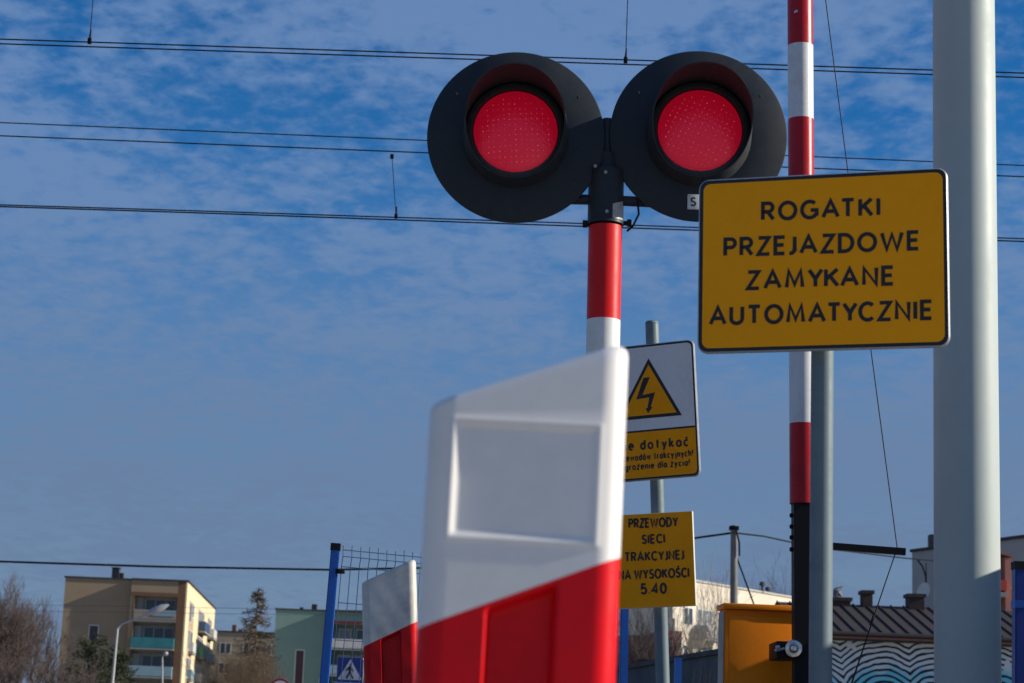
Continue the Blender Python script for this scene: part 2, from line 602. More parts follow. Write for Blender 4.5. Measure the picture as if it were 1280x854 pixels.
# yellow caption panel
mb = MB()
u0, u1 = -sg1.w / 2 + .012, sg1.w / 2 - .012
vt = sg1.uv(820, 537.5).y
vb = -sg1.h / 2 + .012
rr = .018
crn = [(u0, vt), (u0, vb + rr)] + [(u0 + rr - rr * math.cos(R(i * 18)), vb + rr - rr * math.sin(R(i * 18))) for i in range(1, 6)] + [(u1 - rr + rr * math.sin(R(i * 18)), vb + rr - rr * math.cos(R(i * 18))) for i in range(0, 6)] + [(u1, vt)]
mb.poly([sg1.pt(x, y, .0008) for x, y in crn])
mb.build('caption_panel', yel2, pl, smooth=0)
mb = MB()
mb.poly([sg1.pt(x, y, .0012) for x, y in ((u0, vt - .004), (u1, vt - .004), (u1, vt + .004), (u0, vt + .004))])
ap, br, bl = sg1.uv(810.6, 448), sg1.uv(852.5, 519), sg1.uv(771.5, 526.5)
mb.poly([sg1.pt(q.x, q.y, .0008) for q in (ap, bl, br)])
cen = (ap + br + bl) / 3
inn = [cen + (q - cen) * .84 for q in (ap, bl, br)]
mb.poly([sg1.pt(q.x, q.y, .0015) for q in inn], 1)
bolt = [(812, 471.5), (818, 469), (808.5, 489.5), (819.5, 488), (813, 507), (816.8, 508), (811.2, 516.2), (806.8, 509.6), (809.6, 508.6), (811.5, 493.5), (797, 497.0)]
bolt = [sg1.uv(x, y) for x, y in ((804.5, 472.5), (812.5, 471.5), (803.2, 494.0), (819.0, 490.5), (813.6, 509.0), (816.0, 509.0), (810.2, 516.8), (807.2, 510.6), (809.6, 510.0), (811.8, 496.8), (795.5, 499.5))]
mb.poly([sg1.pt(q.x, q.y, .0021) for q in bolt])
mb.build('pictogram', [ink, yel2], pl, smooth=0)
m_ = Ye / F * 1.025
mb = MB(); text_line(mb, 'Nie dotykać', sg1, (770.5, 565.2), (861, 558.2), 13.5 * m_, .19, gap=.26, space=.55); mb.build('lettering', ink, pl, smooth=0)
mb = MB(); text_line(mb, 'przewodów trakcyjnych!', sg1, (770.5, 578.5), (866.5, 570.4), 9.2 * m_, .19, gap=.22, space=.5); mb.build('lettering', ink, pl, smooth=0)
mb = MB(); text_line(mb, 'Zagrożenie dla życia!', sg1, (770.5, 589.8), (862.5, 582.4), 9.2 * m_, .19, gap=.22, space=.5); mb.build('lettering', ink, pl, smooth=0)
sg2 = Sign((770.5, 644.5), (867.0, 638.3), (868.3, 757.5), (769.5, 761.3), Ye + .05, Ye - .05)
pl2 = plate_mb(sg2, .003, .002, .02, .0015).build('height_plate', [mat('plate_edge_pale', (.62, .60, .52), .5, dirt=.3), yel2, yel2], t)
pl2['label'] = 'plain yellow plate with five lines of bold black text'
mb = MB()
for txt, l_, r_, c_ in (('PRZEWODY', (786.0, 660.9), (847.6, 658.6), 12.4), ('SIECI', (802.4, 680.6), (831.4, 679.2), 12.0), ('TRAKCYJNEJ', (781.0, 702.9), (855.2, 699.6), 12.2), ('NA WYSOKOŚCI', (773.6, 725.6), (861.6, 722.0), 12.4), ('5.40', (801, 743.6), (833.6, 742.6), 14.0)):
    mb = MB(); text_line(mb, txt, sg2, l_, r_, c_ * m_, .195, gap=.15, space=.38)
    mb.build('lettering', ink, pl2, smooth=0)
for sgx, f_ in ((sg1, .34), (sg1, -.36), (sg2, .3), (sg2, -.3)):
    mb = MB()
    c = sgx.pt(0, sgx.h * f_, -.0205)
    p = line_at(pa, pb, c.z)
    mb.M = clamp_M(sgx, c)
    mb.box((-.12, -.018, -.014), (.12, -.001, .014))
    mb.M = Matrix.Identity(4)
    mb.tube([p + Vector((0, 0, -.016)), p + Vector((0, 0, .016))], .033, 20)
    mb.build('clamp', galv, t)

# ------------------------------------------------------------------ crossing signal
Ys = 7.1
pa, pb = P(756.6, 284, Ys), P(753.6, 440, Ys)
base = line_at(pa, pb, GZ)
sig = thing('crossing_signal', base, 'railway crossing signal with twin round red lamps on a red and white banded post', 'signal')
PR = .0615
ax = (pa - pb).normalized()
mb = MB()
zs = [pa.z, P(756, 401, Ys).z]
bandh = zs[0] - zs[1]
pts = [pa]
z = zs[1]
mi = 0
edges = [pa.z]
while z > base.z:
    edges.append(z)
    z -= bandh
edges.append(base.z)
for i in range(len(edges) - 1):
    mb.tube([line_at(pa, pb, edges[i]), line_at(pa, pb, edges[i + 1])], PR, 48, mi=i % 2, cap=False)
bmesh.ops.remove_doubles(mb.bm, verts=mb.bm.verts[:], dist=1e-5)
mb.build('post', [red_p, white_p], sig)
mb = MB(); mb.tube([base, base + Vector((0, 0, .03))], [.13, .13], 24); mb.tube([base + Vector((0, 0, .03)), base + Vector((0, 0, .16))], [.075, .066], 24)
mb.build('base_flange', galv, sig)
# collar and spigot
zc0, zc1 = P(758, 281.5, Ys).z, P(758, 212, Ys).z
cb_, ct_ = line_at(pa, pb, zc0), line_at(pa, pb, zc1)
mb = MB()
mb.tube([cb_, cb_ + ax * .012, cb_ + ax * .014, ct_ - ax * .01, ct_], [.068, .068, .0655, .0655, .058], 40)
mb.tube([ct_, ct_ + ax * .06, ct_ + ax * .062], [.040, .036, .020], 24)
mb.build('collar', black, sig)
mb = MB()
sp_top = line_at(pa, pb, P(758, 149, Ys).z)
mb.tube([ct_ + ax * .03, sp_top], .019, 16)
mb.build('spigot', black, sig)
for px, py, yy in ((731, 280, 0), (786.5, 279, 0)):
    mb = MB(); q = P(px, py, Ys)
    sgn = -1 if px < 757 else 1
    mb.tube([q + Vector((-sgn * .03, 0, 0)), q, q], [.008, .008, .004], 8)
    mb.tube([q + Vector((-sgn * .008, 0, 0)), q + Vector((sgn * .008, 0, 0))], .014, 6)
    mb.build('clamp_bolt', dark_rubber, sig)
for px, py in ((757, 215.5), (758.5, 264.5), (744, 208)):
    q = P(px, py, Ys - .066)
    mb = MB(); mb.tube([q, q + Vector((0, -.008, 0))], [.007, .006], 10)
    mb.build('rivet', mat('pale_rivet', (.35, .35, .33), .5), sig)
mb = MB()      # worn sticker on the collar's right side
zl, zh = P(776, 281, Ys).z + .004, P(776, 254, Ys).z
ang = [R(x) for x in (20, 30, 40, 50, 60, 68)]
rows = []
for j, z_ in enumerate((zl, zh)):
    rows.append([])
    for a_ in ang:
        c_ = line_at(pa, pb, z_ - (0.02 * (1 - (a_ - ang[0]) / (ang[-1] - ang[0])) if j else 0))
        rows[-1].append(mb.v(c_ + Vector((math.sin(a_), -math.cos(a_), 0)) * .0668))
for i in range(len(ang) - 1):
    mb.face([rows[0][i], rows[0][i + 1], rows[1][i + 1], rows[1][i]])
mb.build('sticker', sticker, sig)
mb = MB()
q = P(780, 254, Ys - .02)
mb.tube([q + Vector((.05, .0, .01)), q + Vector((.055, 0, -.04)), q + Vector((.035, 0, -.085)), q + Vector((0.015, .02, -.10))], .004, 8)
mb.build('cable', cable_m, sig)

lens_m = bpy.data.materials.new('red_lens'); lens_m.use_nodes = True
b_ = lens_m.node_tree.nodes['Principled BSDF']
nt = lens_m.node_tree
tcn = N(nt, 'ShaderNodeTexCoord')
nz = noise_(nt, tcn.outputs['Object'], 30, 3)
c_ = mix_(nt, math_(nt, 'MULTIPLY', nz, .5), (.80, .006, .045), (.62, .005, .04))
nt.links.new(c_, b_.inputs['Base Color'])
bpn = N(nt, 'ShaderNodeBump'); bpn.inputs['Strength'].default_value = .5; bpn.inputs['Distance'].default_value = .002
vor = N(nt, 'ShaderNodeTexVoronoi'); vor.inputs['Scale'].default_value = 90; nt.links.new(tcn.outputs['Object'], vor.inputs['Vector'])
nt.links.new(vor.outputs['Distance'], bpn.inputs['Height']); nt.links.new(bpn.outputs[0], b_.inputs['Normal'])
b_.inputs['Roughness'].default_value = .32
b_.inputs['Coat Weight'].default_value = .12
b_.inputs['Coat Roughness'].default_value = .25
b_.inputs['Emission Color'].default_value = (1, .004, .035, 1)
b_.inputs['Emission Strength'].default_value = .12
dot_m = mat('led_point', (.85, .25, .3), .2, dirt=.1, emit=(1, .16, .24), es=.30)

HYAW = R(-1.0)


def signal_head(px, py, with_tag, roll_):
    c = P(px, py, Ys - .03)
    M = Matrix.Translation(c) @ Matrix.Rotation(HYAW, 4, 'Z') @ Matrix.Rotation(R(0.5), 4, 'X')
    # local axes: x right, y away from the viewer, z up
    M = M @ Matrix.Scale(1.05, 4)
    rad = .3115
    mb = MB(M)
    ring = lambda r, y, n=96: [(r * math.cos(2 * math.pi * i / n), y, r * math.sin(2 * math.pi * i / n)) for i in range(n)]
    mb.loops([ring(.20, .012), ring(rad - .004, .010), ring(rad, .006), ring(rad, .002), ring(rad - .003, 0), ring(.168, 0)], cap=(True, True))
    head = mb.build('light_head', black, sig)
    mb = MB(M)
    mb.loops([ring(.17, .0125, 48), ring(.17, .10, 48), ring(.15, .14, 48), ring(.09, .155, 48)], cap=(True, True))
    mb.build('housing', black, head)
    # bezel around the lens
    mb = MB(M)
    mb.loops([ring(.178, -.001), ring(.178, -.03), ring(.172, -.072), ring(.163, -.078), ring(.151, -.078), ring(.149, -.05)])
    mb.build('bezel', visor_m, head)
    # lens dome with led points
    mb = MB(M)
    lr = .1465
    prof = [(lr * math.sin(R(a_)) / math.sin(R(36)), -.060 - .022 * (math.cos(R(a_)) - math.cos(R(36))) / (1 - math.cos(R(36)))) for a_ in (36, 30, 24, 18, 12, 6)]
    mb.loops([ring(r_, y_, 64) for r_, y_ in prof], cap=(False, True))
    mb.M = M @ Matrix.Rotation(R(roll_), 4, 'Y')
    g = .0190
    rr_ = random.Random(int(px))
    for i in range(-8, 9):
        for j in range(-8, 9):
            x, z_ = i * g, (j + .1) * g
            r_ = math.hypot(x, z_)
            if r_ > .126 or rr_.random() < .14:
                continue
            x += rr_.uniform(-.0014, .0014); z_ += rr_.uniform(-.0014, .0014)
            th = math.asin(min(1, r_ / lr * math.sin(R(36))))
            y_ = -.060 - .022 * (math.cos(th) - math.cos(R(36))) / (1 - math.cos(R(36)))
            s_ = rr_.uniform(.0007, .0021)
            mb.loops([[(x + s_ * math.cos(a_), y_ + .001, z_ + s_ * math.sin(a_)) for a_ in [k_ * math.pi / 3 for k_ in range(6)]],
                      [(x + .6 * s_ * math.cos(a_), y_ - .0016, z_ + .6 * s_ * math.sin(a_)) for a_ in [k_ * math.pi / 3 for k_ in range(6)]]], 1, cap=(False, True))
    mb.build('lens', [lens_m, dot_m], head)
    # cutaway visor
    mb = MB(M)
    n = 80
    def vr(rad0, flare, inset=0.0):
        rows = []
        for s_ in (0, .2, .4, .6, .8, 1):
            row = []
            for i in range(n):
                ph = 2 * math.pi * i / n
                cz = (1 + math.sin(ph)) / 2
                L_ = .080 + .215 * (cz * cz * (3 - 2 * cz))
                y_ = -.001 - (L_ - .001) * s_
                r_ = rad0 + flare * s_
                row.append((r_ * math.cos(ph), y_, r_ * math.sin(ph)))
            rows.append(row)
        return rows
    o_, i_ = vr(.186, -.014), vr(.182, -.014)
    mb.loops(o_ + i_[::-1])
    mb.build('visor', visor_m, head)
    for a_ in (35, 145, 215, 325):
        mb = MB(M)
        x_, z_ = .262 * math.cos(R(a_)), .262 * math.sin(R(a_))
        mb.loops([[(x_ + r_ * math.cos(k_ * math.pi / 3), y_, z_ + r_ * math.sin(k_ * math.pi / 3)) for k_ in range(6)] for r_, y_ in ((.0055, -.0005), (.0055, -.002), (.004, -.003))], cap=(False, True))
        mb.build('screw', visor_m, head)
    if with_tag:
        mb = MB(M)
        tc_ = M.inverted() @ P(866.5, 252.5, c.y)
        w_, h_ = .040, .054
        mb.box((tc_.x - w_ / 2, -.004, tc_.z - h_ / 2), (tc_.x + w_ / 2, -.0005, tc_.z + h_ / 2), bevel=.0008)
        tg = mb.build('number_tag', mat('tag_white', (.62, .63, .62), .5), head)
        mb = MB()
        class _S:
            def uv(s, x, y): return Vector((x, y))
            def pt(s, x, y, z_=0): return M @ Vector((x, -.0046 - z_, y))
        text_line(mb, 'S', _S(), (tc_.x - .010, tc_.z - .0165), (tc_.x + .010, tc_.z - .0165), .033, .17, z=.0003)
        mb.build('lettering', ink, tg, smooth=0)
    return M


for px, py, tg, rl in ((644.6, 171.0, False, -4), (873.0, 169.5, True, 24)):
    M = signal_head(px, py, tg, rl)
    # bracket arm from the collar to the back of the housing
    mb = MB()
    q0 = line_at(pa, pb, P(757, 250, Ys).z)
    q1 = M @ Vector((0.05 if px < 700 else -.05, .09, -.18))
    q1.z = q0.z
    mb.tube([q0, Vector((q1.x, q0.y + .02, q0.z)), Vector((q1.x, q1.y, q0.z))], .019, 12)
    q2 = M @ Vector((0, .10, -.12))
    mb.tube([Vector((q1.x, q1.y, q0.z - .015)), Vector((q1.x, q1.y, q0.z + .07)), q2], [.022, .022, .02], 12)
    mb.build('bracket_arm', black, sig)


# ------------------------------------------------------------------ delineator boards
def board_mat(name, slope, dirty, red, white):
    """white plastic over red sheeting, split along a slanted line; slots by geometry so only dirt here"""
    d = .6 if dirty else .32
    w = mat(name + '_white', white, .38, dirt=d, dscale=5 if not dirty else 3.5, dirtcol=(.36, .32, .26) if dirty else (.6, .59, .57), coat=.08, streak=.7 if dirty else .3)
    r = mat(name + '_red', red, .40, dirt=d * .9, dscale=7, dirtcol=(.34, .005, .008), spec=.2, streak=.5)
    return [w, r, mat(name + '_grime', (.10, .085, .07), .8, dirt=.6, dscale=30)]


def make_board(loc, yaw, top_r, top_drop, red_r, red_drop, label, group, mats, recess, z_low, worn=0.0, W=.25, lean=0.0, TH=.075):
    root = thing('delineator_board', loc, label, 'delineator board', group)
    M = Matrix.Translation(loc) @ Matrix.Rotation(yaw, 4, 'Z') @ Matrix.Rotation(lean, 4, 'Y')
    hw, ht, rc, rl = W / 2, TH / 2, .030, .034
    # plan outline, counter-clockwise from the front left; front is -y
    xs = [-hw + rl + (W - rc - rl) * i / 78 for i in range(79)]
    front = [(-hw + rl - rl * math.cos(R(a)), -ht + rc - rc * math.sin(R(a))) for a in range(0, 90, 3)] + [(x, -ht) for x in xs] + [(hw - rc + rc * math.sin(R(a)), -ht + rc - rc * math.cos(R(a))) for a in range(9, 91, 9)]
    back = [(hw - rc + rc * math.cos(R(a)), ht - rc + rc * math.sin(R(a))) for a in range(9, 91, 9)] + [(x, ht) for x in (hw * .5, 0, -hw * .5)] + [(-hw + rc - rc * math.sin(R(a)), ht - rc + rc * math.cos(R(a))) for a in range(0, 90, 9)]
    plan = front + back
    sm = lambda e, x: max(0, min(1, x / e)) ** 2 * (3 - 2 * max(0, min(1, x / e)))
    topz = lambda x: top_r - top_drop * (hw - x) / W
    redz = lambda x: red_r - red_drop * (hw - x) / W
    zmax_straight = topz(-hw) - .02
    zr = [z_low + (zmax_straight - z_low) * i / 170 for i in range(171)]
    wob = random.Random(5)
    ph = [wob.uniform(0, 6) for _ in range(4)]

    def depth(x, z):
        d = 0
        if recess:
            x0, x1, z0, z1 = recess
            e = .0075
            d += .0030 * sm(e, x - x0) * sm(e, x1 - x) * sm(e, z - z0) * sm(e, z1 - z)
            # raised lip round the panel
            ins = min(x - x0, x1 - x, z - z0, z1 - z)
            d -= .0020 * math.exp(-((ins + .003) / .0035) ** 2)
        gx0, gx1 = -.43 * W + .09, .43 * W - .085
        gx0, gx1 = (-.040, .048)
        gt = redz(x) - .004
        d += .026 * sm(.007, x - gx0) * sm(.007, gx1 - x) * sm(.012, gt - z) * sm(.02, z - (z_low + .02))
        if worn:
            d += worn * (math.sin(x * 31 + ph[0]) * math.sin(z * 17 + ph[1]) + .6 * math.sin(x * 70 + z * 44 + ph[2]))
        return d

    mb = MB(M)
    nf = len(front)
    rows = []
    for z in zr:
        rows.append([(x, y + (depth(x, z) if k < nf else 0), z) for k, (x, y) in enumerate(plan)])
    # sheared rows up to the slanted top, then the rounded rim
    for f in (.25, .5, .75, 1.0):
        rows.append([(x, y + (depth(x, zmax_straight) if k < nf else 0), zmax_straight + (topz(x) - .014 - zmax_straight) * f) for k, (x, y) in enumerate(plan)])
    for a in (20, 40, 60, 80):
        s_ = 1 - .014 * (1 - math.cos(R(a))) / ht
        sx = 1 - .014 * (1 - math.cos(R(a))) / hw
        rows.append([(x * sx, y * s_, topz(x) - .014 + .014 * math.sin(R(a))) for x, y in plan])
    Lv = mb.loops(rows, 0, cap=(True, True))
    body = mb.bm
    body.faces.ensure_lookup_table()
    # cut along the red line and assign
    Mi = M
    n_ = Mi.to_3x3() @ Vector((-red_drop / W, 0, 1)).normalized()
    p_ = Mi @ Vector((hw, 0, red_r))
    bmesh.ops.bisect_plane(body, geom=body.verts[:] + body.edges[:] + body.faces[:], plane_co=p_, plane_no=n_)
    for f in body.faces:
        f.material_index = 1 if (f.calc_center_median() - p_).dot(n_) < 0 else 0
    mb.build('board', mats, root, smooth=50, fixn=True)
    # lower stripes and foot
    low = z_low - .002
    mb = MB(M)
    st = [(x, y) for x, y in plan[::4]]
    mb.loops([[(x, y, .09) for x, y in st], [(x, y, low) for x, y in st]], 0, cap=(True, True))
    for i_, zz_ in enumerate((.42, .78)):
        pass
    mb.build('lower_board', mats[0], root)
    mb = MB(M)
    o = rrect(.40, .28, .05)
    mb.loops([[(x, y, 0) for x, y in o], [(x, y, .05) for x, y in o], [(x * .75, y * .75, .085) for x, y in o]], cap=(True, True))
    mb.build('rubber_foot', dark_rubber, root)
    return root


Yb = 2.5
tr = P(782, 437, Yb)        # top right corner
bm1 = board_mat('near_board', 0, False, (.72, .003, .010), (.80, .77, .735))
c0 = P(659, 600, Yb)
yaw1 = R(-0.8)
zt = P(775, 429, Yb).z - GZ
ztl = P(540, 497, Yb).z - GZ
zr_r = P(778, 695, Yb).z - GZ
zr_l = P(527, 783, Yb).z - GZ
rec = (P(570, 600, Yb).x - c0.x, P(748, 600, Yb).x - c0.x, P(655, 674, Yb).z - GZ, P(660, 532, Yb).z - GZ)
LN = R(1.0)
nb = make_board(Vector((c0.x - .003 - math.sin(LN) * (c0.z - GZ), Yb + .03, GZ)), yaw1, zt + .002, zt - ztl + .006, zr_r + .001, zr_r - zr_l + .006,
           'large white and red delineator board with recessed panel, nearest of all', 'red and white delineator boards',
           bm1, rec, zr_l - .16, lean=LN)
Yc = 8.75
bm2 = board_mat('far_board', 0, True, (.68, .005, .008), (.66, .62, .56))
c1 = P(487, 760, Yc)
zt = P(514, 701, Yc).z - GZ
ztl = P(451, 727, Yc).z - GZ
zr_r = P(517, 779, Yc).z - GZ
zr_l = P(455, 809, Yc).z - GZ
LB = R(-4.2)
fb = make_board(Vector((c1.x + .001 - math.sin(LB) * (c1.z - GZ), Yc, GZ)), R(-1.5), zt, zt - ztl - .010, zr_r, zr_r - zr_l - .010,
           'smaller scuffed dirty delineator board, behind and left of the large one', 'red and white delineator boards',
           bm2, None, zr_l - .5, worn=.0002, lean=LB, W=.238)

# ------------------------------------------------------------------ barrier
Yg = 9.42
pa, pb = P(1000.3, 20, Yg), P(1004.5, 760, Yg)
bx = thing('barrier_gate', line_at(pa, pb, GZ) + Vector((-.1, .35, 0)), 'level crossing barrier with a raised red and white boom and an orange drive cabinet', 'barrier')
RB = .063
zb = [P(1000, y, Yg).z for y in (630, 530, 438, 346, 250, 150, 58)]
step = zb[-1] - zb[-2]
while zb[-1] < 7.2:
    zb.append(zb[-1] + step)
mb = MB()
for i in range(len(zb) - 1):
    mb.tube([line_at(pa, pb, zb[i]), line_at(pa, pb, zb[i + 1])], RB, 40, mi=i % 2, cap=(i == len(zb) - 2))
bmesh.ops.remove_doubles(mb.bm, verts=mb.bm.verts[:], dist=1e-5)
mb.build('boom', [refl_red, refl_white], bx)
# dark lower arm
zlow = .95
mb = MB()
q0, q1 = line_at(pa, pb, zlow), line_at(pa, pb, zb[0])
mb.loops([[q + Vector((sx * .050, sy * .045, 0)) for sx, sy in ((-1, -1), (1, -1), (1, 1), (-1, 1))] for q in (q0, q1)], cap=(True, True))
mb.build('boom_arm', mat('arm_black', (.008, .008, .009), .55, dirt=.4, spec=.2), bx)
for y_ in (644.5, 658.5, 672, 687):
    q = P(992.5, y_, Yg)
    mb = MB()
    mb.tube([q + Vector((.012, 0, 0)), q + Vector((-.006, 0, 0))], .006, 8)
    mb.tube([q + Vector((-.004, 0, 0)), q + Vector((-.018, 0, 0)), q + Vector((-.021, 0, 0))], [.011, .011, .006], 6)
    mb.build('bolt', dark_rubber, bx)
mb = MB(); q = P(995, 15, Yg - RB)
mb.tube([q, q + Vector((0, -.012, 0))], [.010, .007], 10)
mb.build('rivet', chrome, bx)
mb = MB()
q0, q1 = P(1003, 680.3, Yg), P(1131.5, 690, Yg)
d = (q1 - q0).normalized(); up_ = Vector((0, 0, 1)); up_ = (up_ - d * up_.dot(d)).normalized()
mb.loops([[q + up_ * (.0165 * a_) + Vector((0, 1, 0)) * (.016 * b__) for a_, b__ in ((-1, -1), (1, -1), (1, 1), (-1, 1))] for q in (q0, q1)], cap=(True, True))
mb.build('spreader', mat('arm_black', (.01, .01, .013)), bx)
mb = MB()
mb.tube([line_at(pa, pb, P(1000, -240, Yg).z) , P(1032, 0, Yg), P(1058, 200, Yg), P(1089, 440, Yg), P(1121.5, 685, Yg)], .0026, 6)
mb.tube([P(1121.5, 685, Yg), P(1092, 772, Yg), P(1066, 850, Yg), P(1040, 925, Yg)], [.0026, .003, .0042, .0042], 6)
mb.tube([P(1092, 770, Yg), P(1088, 782, Yg)], .006, 8)
mb.build('stay_cable', steelcable, bx)
# pivot
q = P(992, 811, Yg - .06)
mb = MB()
nrm = Vector((-.10, -1, 0)).normalized()
ex = nrm.cross(Vector((0, 0, 1))).normalized()
def disc(r, o, n=32):
    ez = Vector((0, 0, 1))
    return [q + nrm * o + ex * (r * math.cos(2 * math.pi * i / n)) + ez * (r * math.sin(2 * math.pi * i / n)) for i in range(n)]
mb.loops([disc(.040, -.03), disc(.041, .010), disc(.038, .016), disc(.023, .018), disc(.020, .008), disc(.019, .008), disc(.014, .022), disc(.007, .024)], cap=(False, True))
mb.build('pivot_bolt', chrome, bx)
mb = MB()
mb.tube([q + Vector((-.04, .012, 0)), q + Vector((-.085, .02, -.012))], .007, 8)
mb.tube([q + Vector((-.062, .012, .004)), q + Vector((-.080, .012, -.002))], .013, 6)
mb.build('set_screw', chrome, bx)
mb = MB()
mb.box(q + Vector((-.075, .03, -.045)), q + Vector((.03, .30, .035)), bevel=.006)
mb.build('pivot_housing', mat('arm_black', (.01, .01, .013)), bx)
# cabinet
cl = P(905.5, 800, 9.70)
M = Matrix.Translation(Vector((cl.x, cl.y, GZ))) @ Matrix.Rotation(R(4.0), 4, 'Z')
ch = P(950, 763, 9.70).z - GZ
mb = MB(M); mb.box((0, 0, 0), (.47, .15, ch), bevel=.006)
cab = mb.build('cabinet', [orange], bx)
mb = MB(M); mb.box((-.012, -.03, ch + .001), (.49, .17, ch + .028), bevel=.006)
mb.build('cabinet_roof', orange, cab)
mb = MB(M); mb.box((.02, -.012, .12), (.45, .002, ch - .03), bevel=.003)
dr = mb.build('cabinet_door', orange, cab)
mb = MB(M)
for hz_ in (.3, .75, 1.12):
    mb.tube([(.452, -.016, hz_ - .03), (.452, -.016, hz_ + .03)], .008, 8)
    mb.build('hinge', galv, dr); mb = MB(M)
mb.box((.05, -.020, .70), (.075, -.0125, .80), bevel=.003)
mb.build('lock', chrome, dr)
mb = MB(M); mb.box((-.004, .004, .05), (-.001, .146, ch - .01))
mb.build('side_panel', cab_edge, cab)

# ------------------------------------------------------------------ unseen box outside the frame, added to shade the lower masts
shadow_box_m = mat('shadow_box_grey', (.33, .34, .34), .6, dirt=.4, dscale=2)
hx = Vector((3.3, 5.2, 0))
ht_ = thing('unseen_shadow_box', hx, 'added grey box with a flat roof beyond the right edge, shading the masts', 'cabinet')
mb = MB(); mb.box(hx + Vector((0, 0, .0)), hx + Vector((1.2, 4.6, 1.93)), bevel=.01); mb.build('body', shadow_box_m, ht_)
mb = MB(); mb.box(hx + Vector((-.06, -.06, 1.932)), hx + Vector((1.26, 4.66, 2.0)), bevel=.01); mb.build('roof', galv, ht_)
for i in range(3):
    mb = MB(); mb.box(hx + Vector((-.02, .3 + i * 1.4, .15)), hx + Vector((.001, 1.5 + i * 1.4, 1.8)), bevel=.004)
    d_ = mb.build('door', shadow_box_m, ht_)
    mb = MB(); mb.box(hx + Vector((-.05, 1.38 + i * 1.4, .95)), hx + Vector((-.021, 1.42 + i * 1.4, 1.1)), bevel=.004); mb.build('handle', dark_rubber, d_)

# ------------------------------------------------------------------ blue mesh fence
Yf1, Yf2 = 12.0, 13.2
def sq_post(mb, b_, t_, w, mi=0):
    d = (t_ - b_).normalized()
    x = Vector((1, 0, 0)); x = (x - d * x.dot(d)).normalized(); y = d.cross(x)
    mb.loops([[q + x * (sx * w / 2) + y * (sy * w / 2) for sx, sy in ((-1, -1), (1, -1), (1, 1), (-1, 1))] for q in (b_, t_)], mi, cap=(True, True))

a, b = P(419.8, 682, Yf1), P(405, 854, Yf1)
f1b = line_at(a, b, 0.0)
c, d = P(781.3, 716, Yf2), P(779.3, 854, Yf2)
f2b = line_at(c, d, 0.0)
fen = thing('mesh_fence', f1b, 'tall blue welded wire fence panel strung between two leaning blue posts', 'fence')
for bb, tt in ((f1b, a), (f2b, c)):
    mb = MB(); sq_post(mb, bb, tt, .052)
    bmesh.ops.bevel(mb.bm, geom=mb.bm.edges[:], offset=.006, segments=2, affect='EDGES')
    po = mb.build('post', blue_p, fen)
    mb = MB(); dd = (tt - bb).normalized(); sq_post(mb, tt - dd * .03, tt + dd * .012, .058)
    mb.build('cap', dark_rubber, po)
mb = MB()
e0a, e0b = a + Vector((.045, 0, -.0)), f1b + Vector((.045, 0, 0))
e1a, e1b = c + Vector((-.045, 0, 0)), f2b + Vector((-.045, 0, 0))
H0 = (e0a - e0b).length
fold = lambda h: (.022 * max(0, 1 - abs((H0 - .066 - h) / .045)))            # h height above the ground
nv = 34
fn = Vector((.25, -1, 0)).normalized()
def fp(s, h):
    t0 = e0b + (e0a - e0b) * (h / H0)
    t1 = e1b + (e1a - e1b) * (h / H0)
    return t0.lerp(t1, s) + fn * (fold(h) if True else 0)
frnd = random.Random(3)
for i in range(nv + 1):
    s = i / nv
    hs_ = [.02, .6, H0 - .40, H0 - .115, H0 - .066, H0 - .02, H0 + .004 + frnd.uniform(-.006, .006)]
    mb.tube([fp(s, h) for h in hs_], .0026, 5)
for h in (.05, .25, .45, .65, .85, 1.05, 1.25, H0 - .56, H0 - .34, H0 - .125, H0 - .066, H0 - .025):
    for dz in ((0, ) if abs(h - (H0 - .405)) > .01 else (0, )):
        mb.tube([fp(s / 8, h) + fn * .004 for s in range(9)], .0030, 5)
mb.build('mesh_panel', bluewire, fen)
mb = MB(); q = P(427, 714.5, Yf1 - .03)
mb.box(q + Vector((-.035, -.012, -.012)), q + Vector((.018, .03, .016)), bevel=.004)
mb.build('clamp', dark_rubber, fen)

# short blue post by the dark wall, blue post at the right edge
a, b = P(847.8, 824, 20.5), P(847.2, 854, 20.5)
t = thing('fence_post', line_at(a, b, 0), 'short slim blue post standing in front of the dark grey wall', 'post')
mb = MB(); sq_post(mb, t.location.copy(), a, .07); mb.build('post', blue_p, t)
mb = MB(); sq_post(mb, a, a + Vector((0, 0, .01)), .074); mb.build('cap', blue_p, t)
a, b = P(1276.5, 704, 10.6), P(1276.3, 850, 10.6)
t = thing('fence_post', line_at(a, b, 0), 'blue square post with a black cap cut off by the right edge of the photo', 'post')
mb = MB(); sq_post(mb, t.location.copy(), a, .08); 
bmesh.ops.bevel(mb.bm, geom=mb.bm.edges[:], offset=.006, segments=2, affect='EDGES')
mb.build('post', mat('blue_post_deep', (.006, .03, .22), .4, dirt=.3), t)
mb = MB(); sq_post(mb, a - Vector((0, 0, .035)), a + Vector((0, 0, .006)), .088); mb.build('cap', dark_rubber, t)
mb = MB(); q = P(1276.4, 756, 10.6); sq_post(mb, q - Vector((0, 0, .02)), q + Vector((0, 0, .02)), .087); mb.build('collar', blue_p, t)

# ------------------------------------------------------------------ overhead wires
def wire(name, label, pts, Y, rad, group=None, extra=None, parent=None):
    P_ = [P(x, y, Y) for x, y in pts]
    mb = MB(); mb.tube(P_, rad, 6)
    o = mb.build(name, wire_m)
    return tag(o, label, 'wire', group)

def lin_pts(p0, p1, sag=0, x0=-2600, x1=3900, n=24):
    sl_ = (p1[1] - p0[1]) / (p1[0] - p0[0])
    return [(x0 + (x1 - x0) * i / n, p0[1] + sl_ * (x0 + (x1 - x0) * i / n - p0[0])) for i in range(n + 1)]

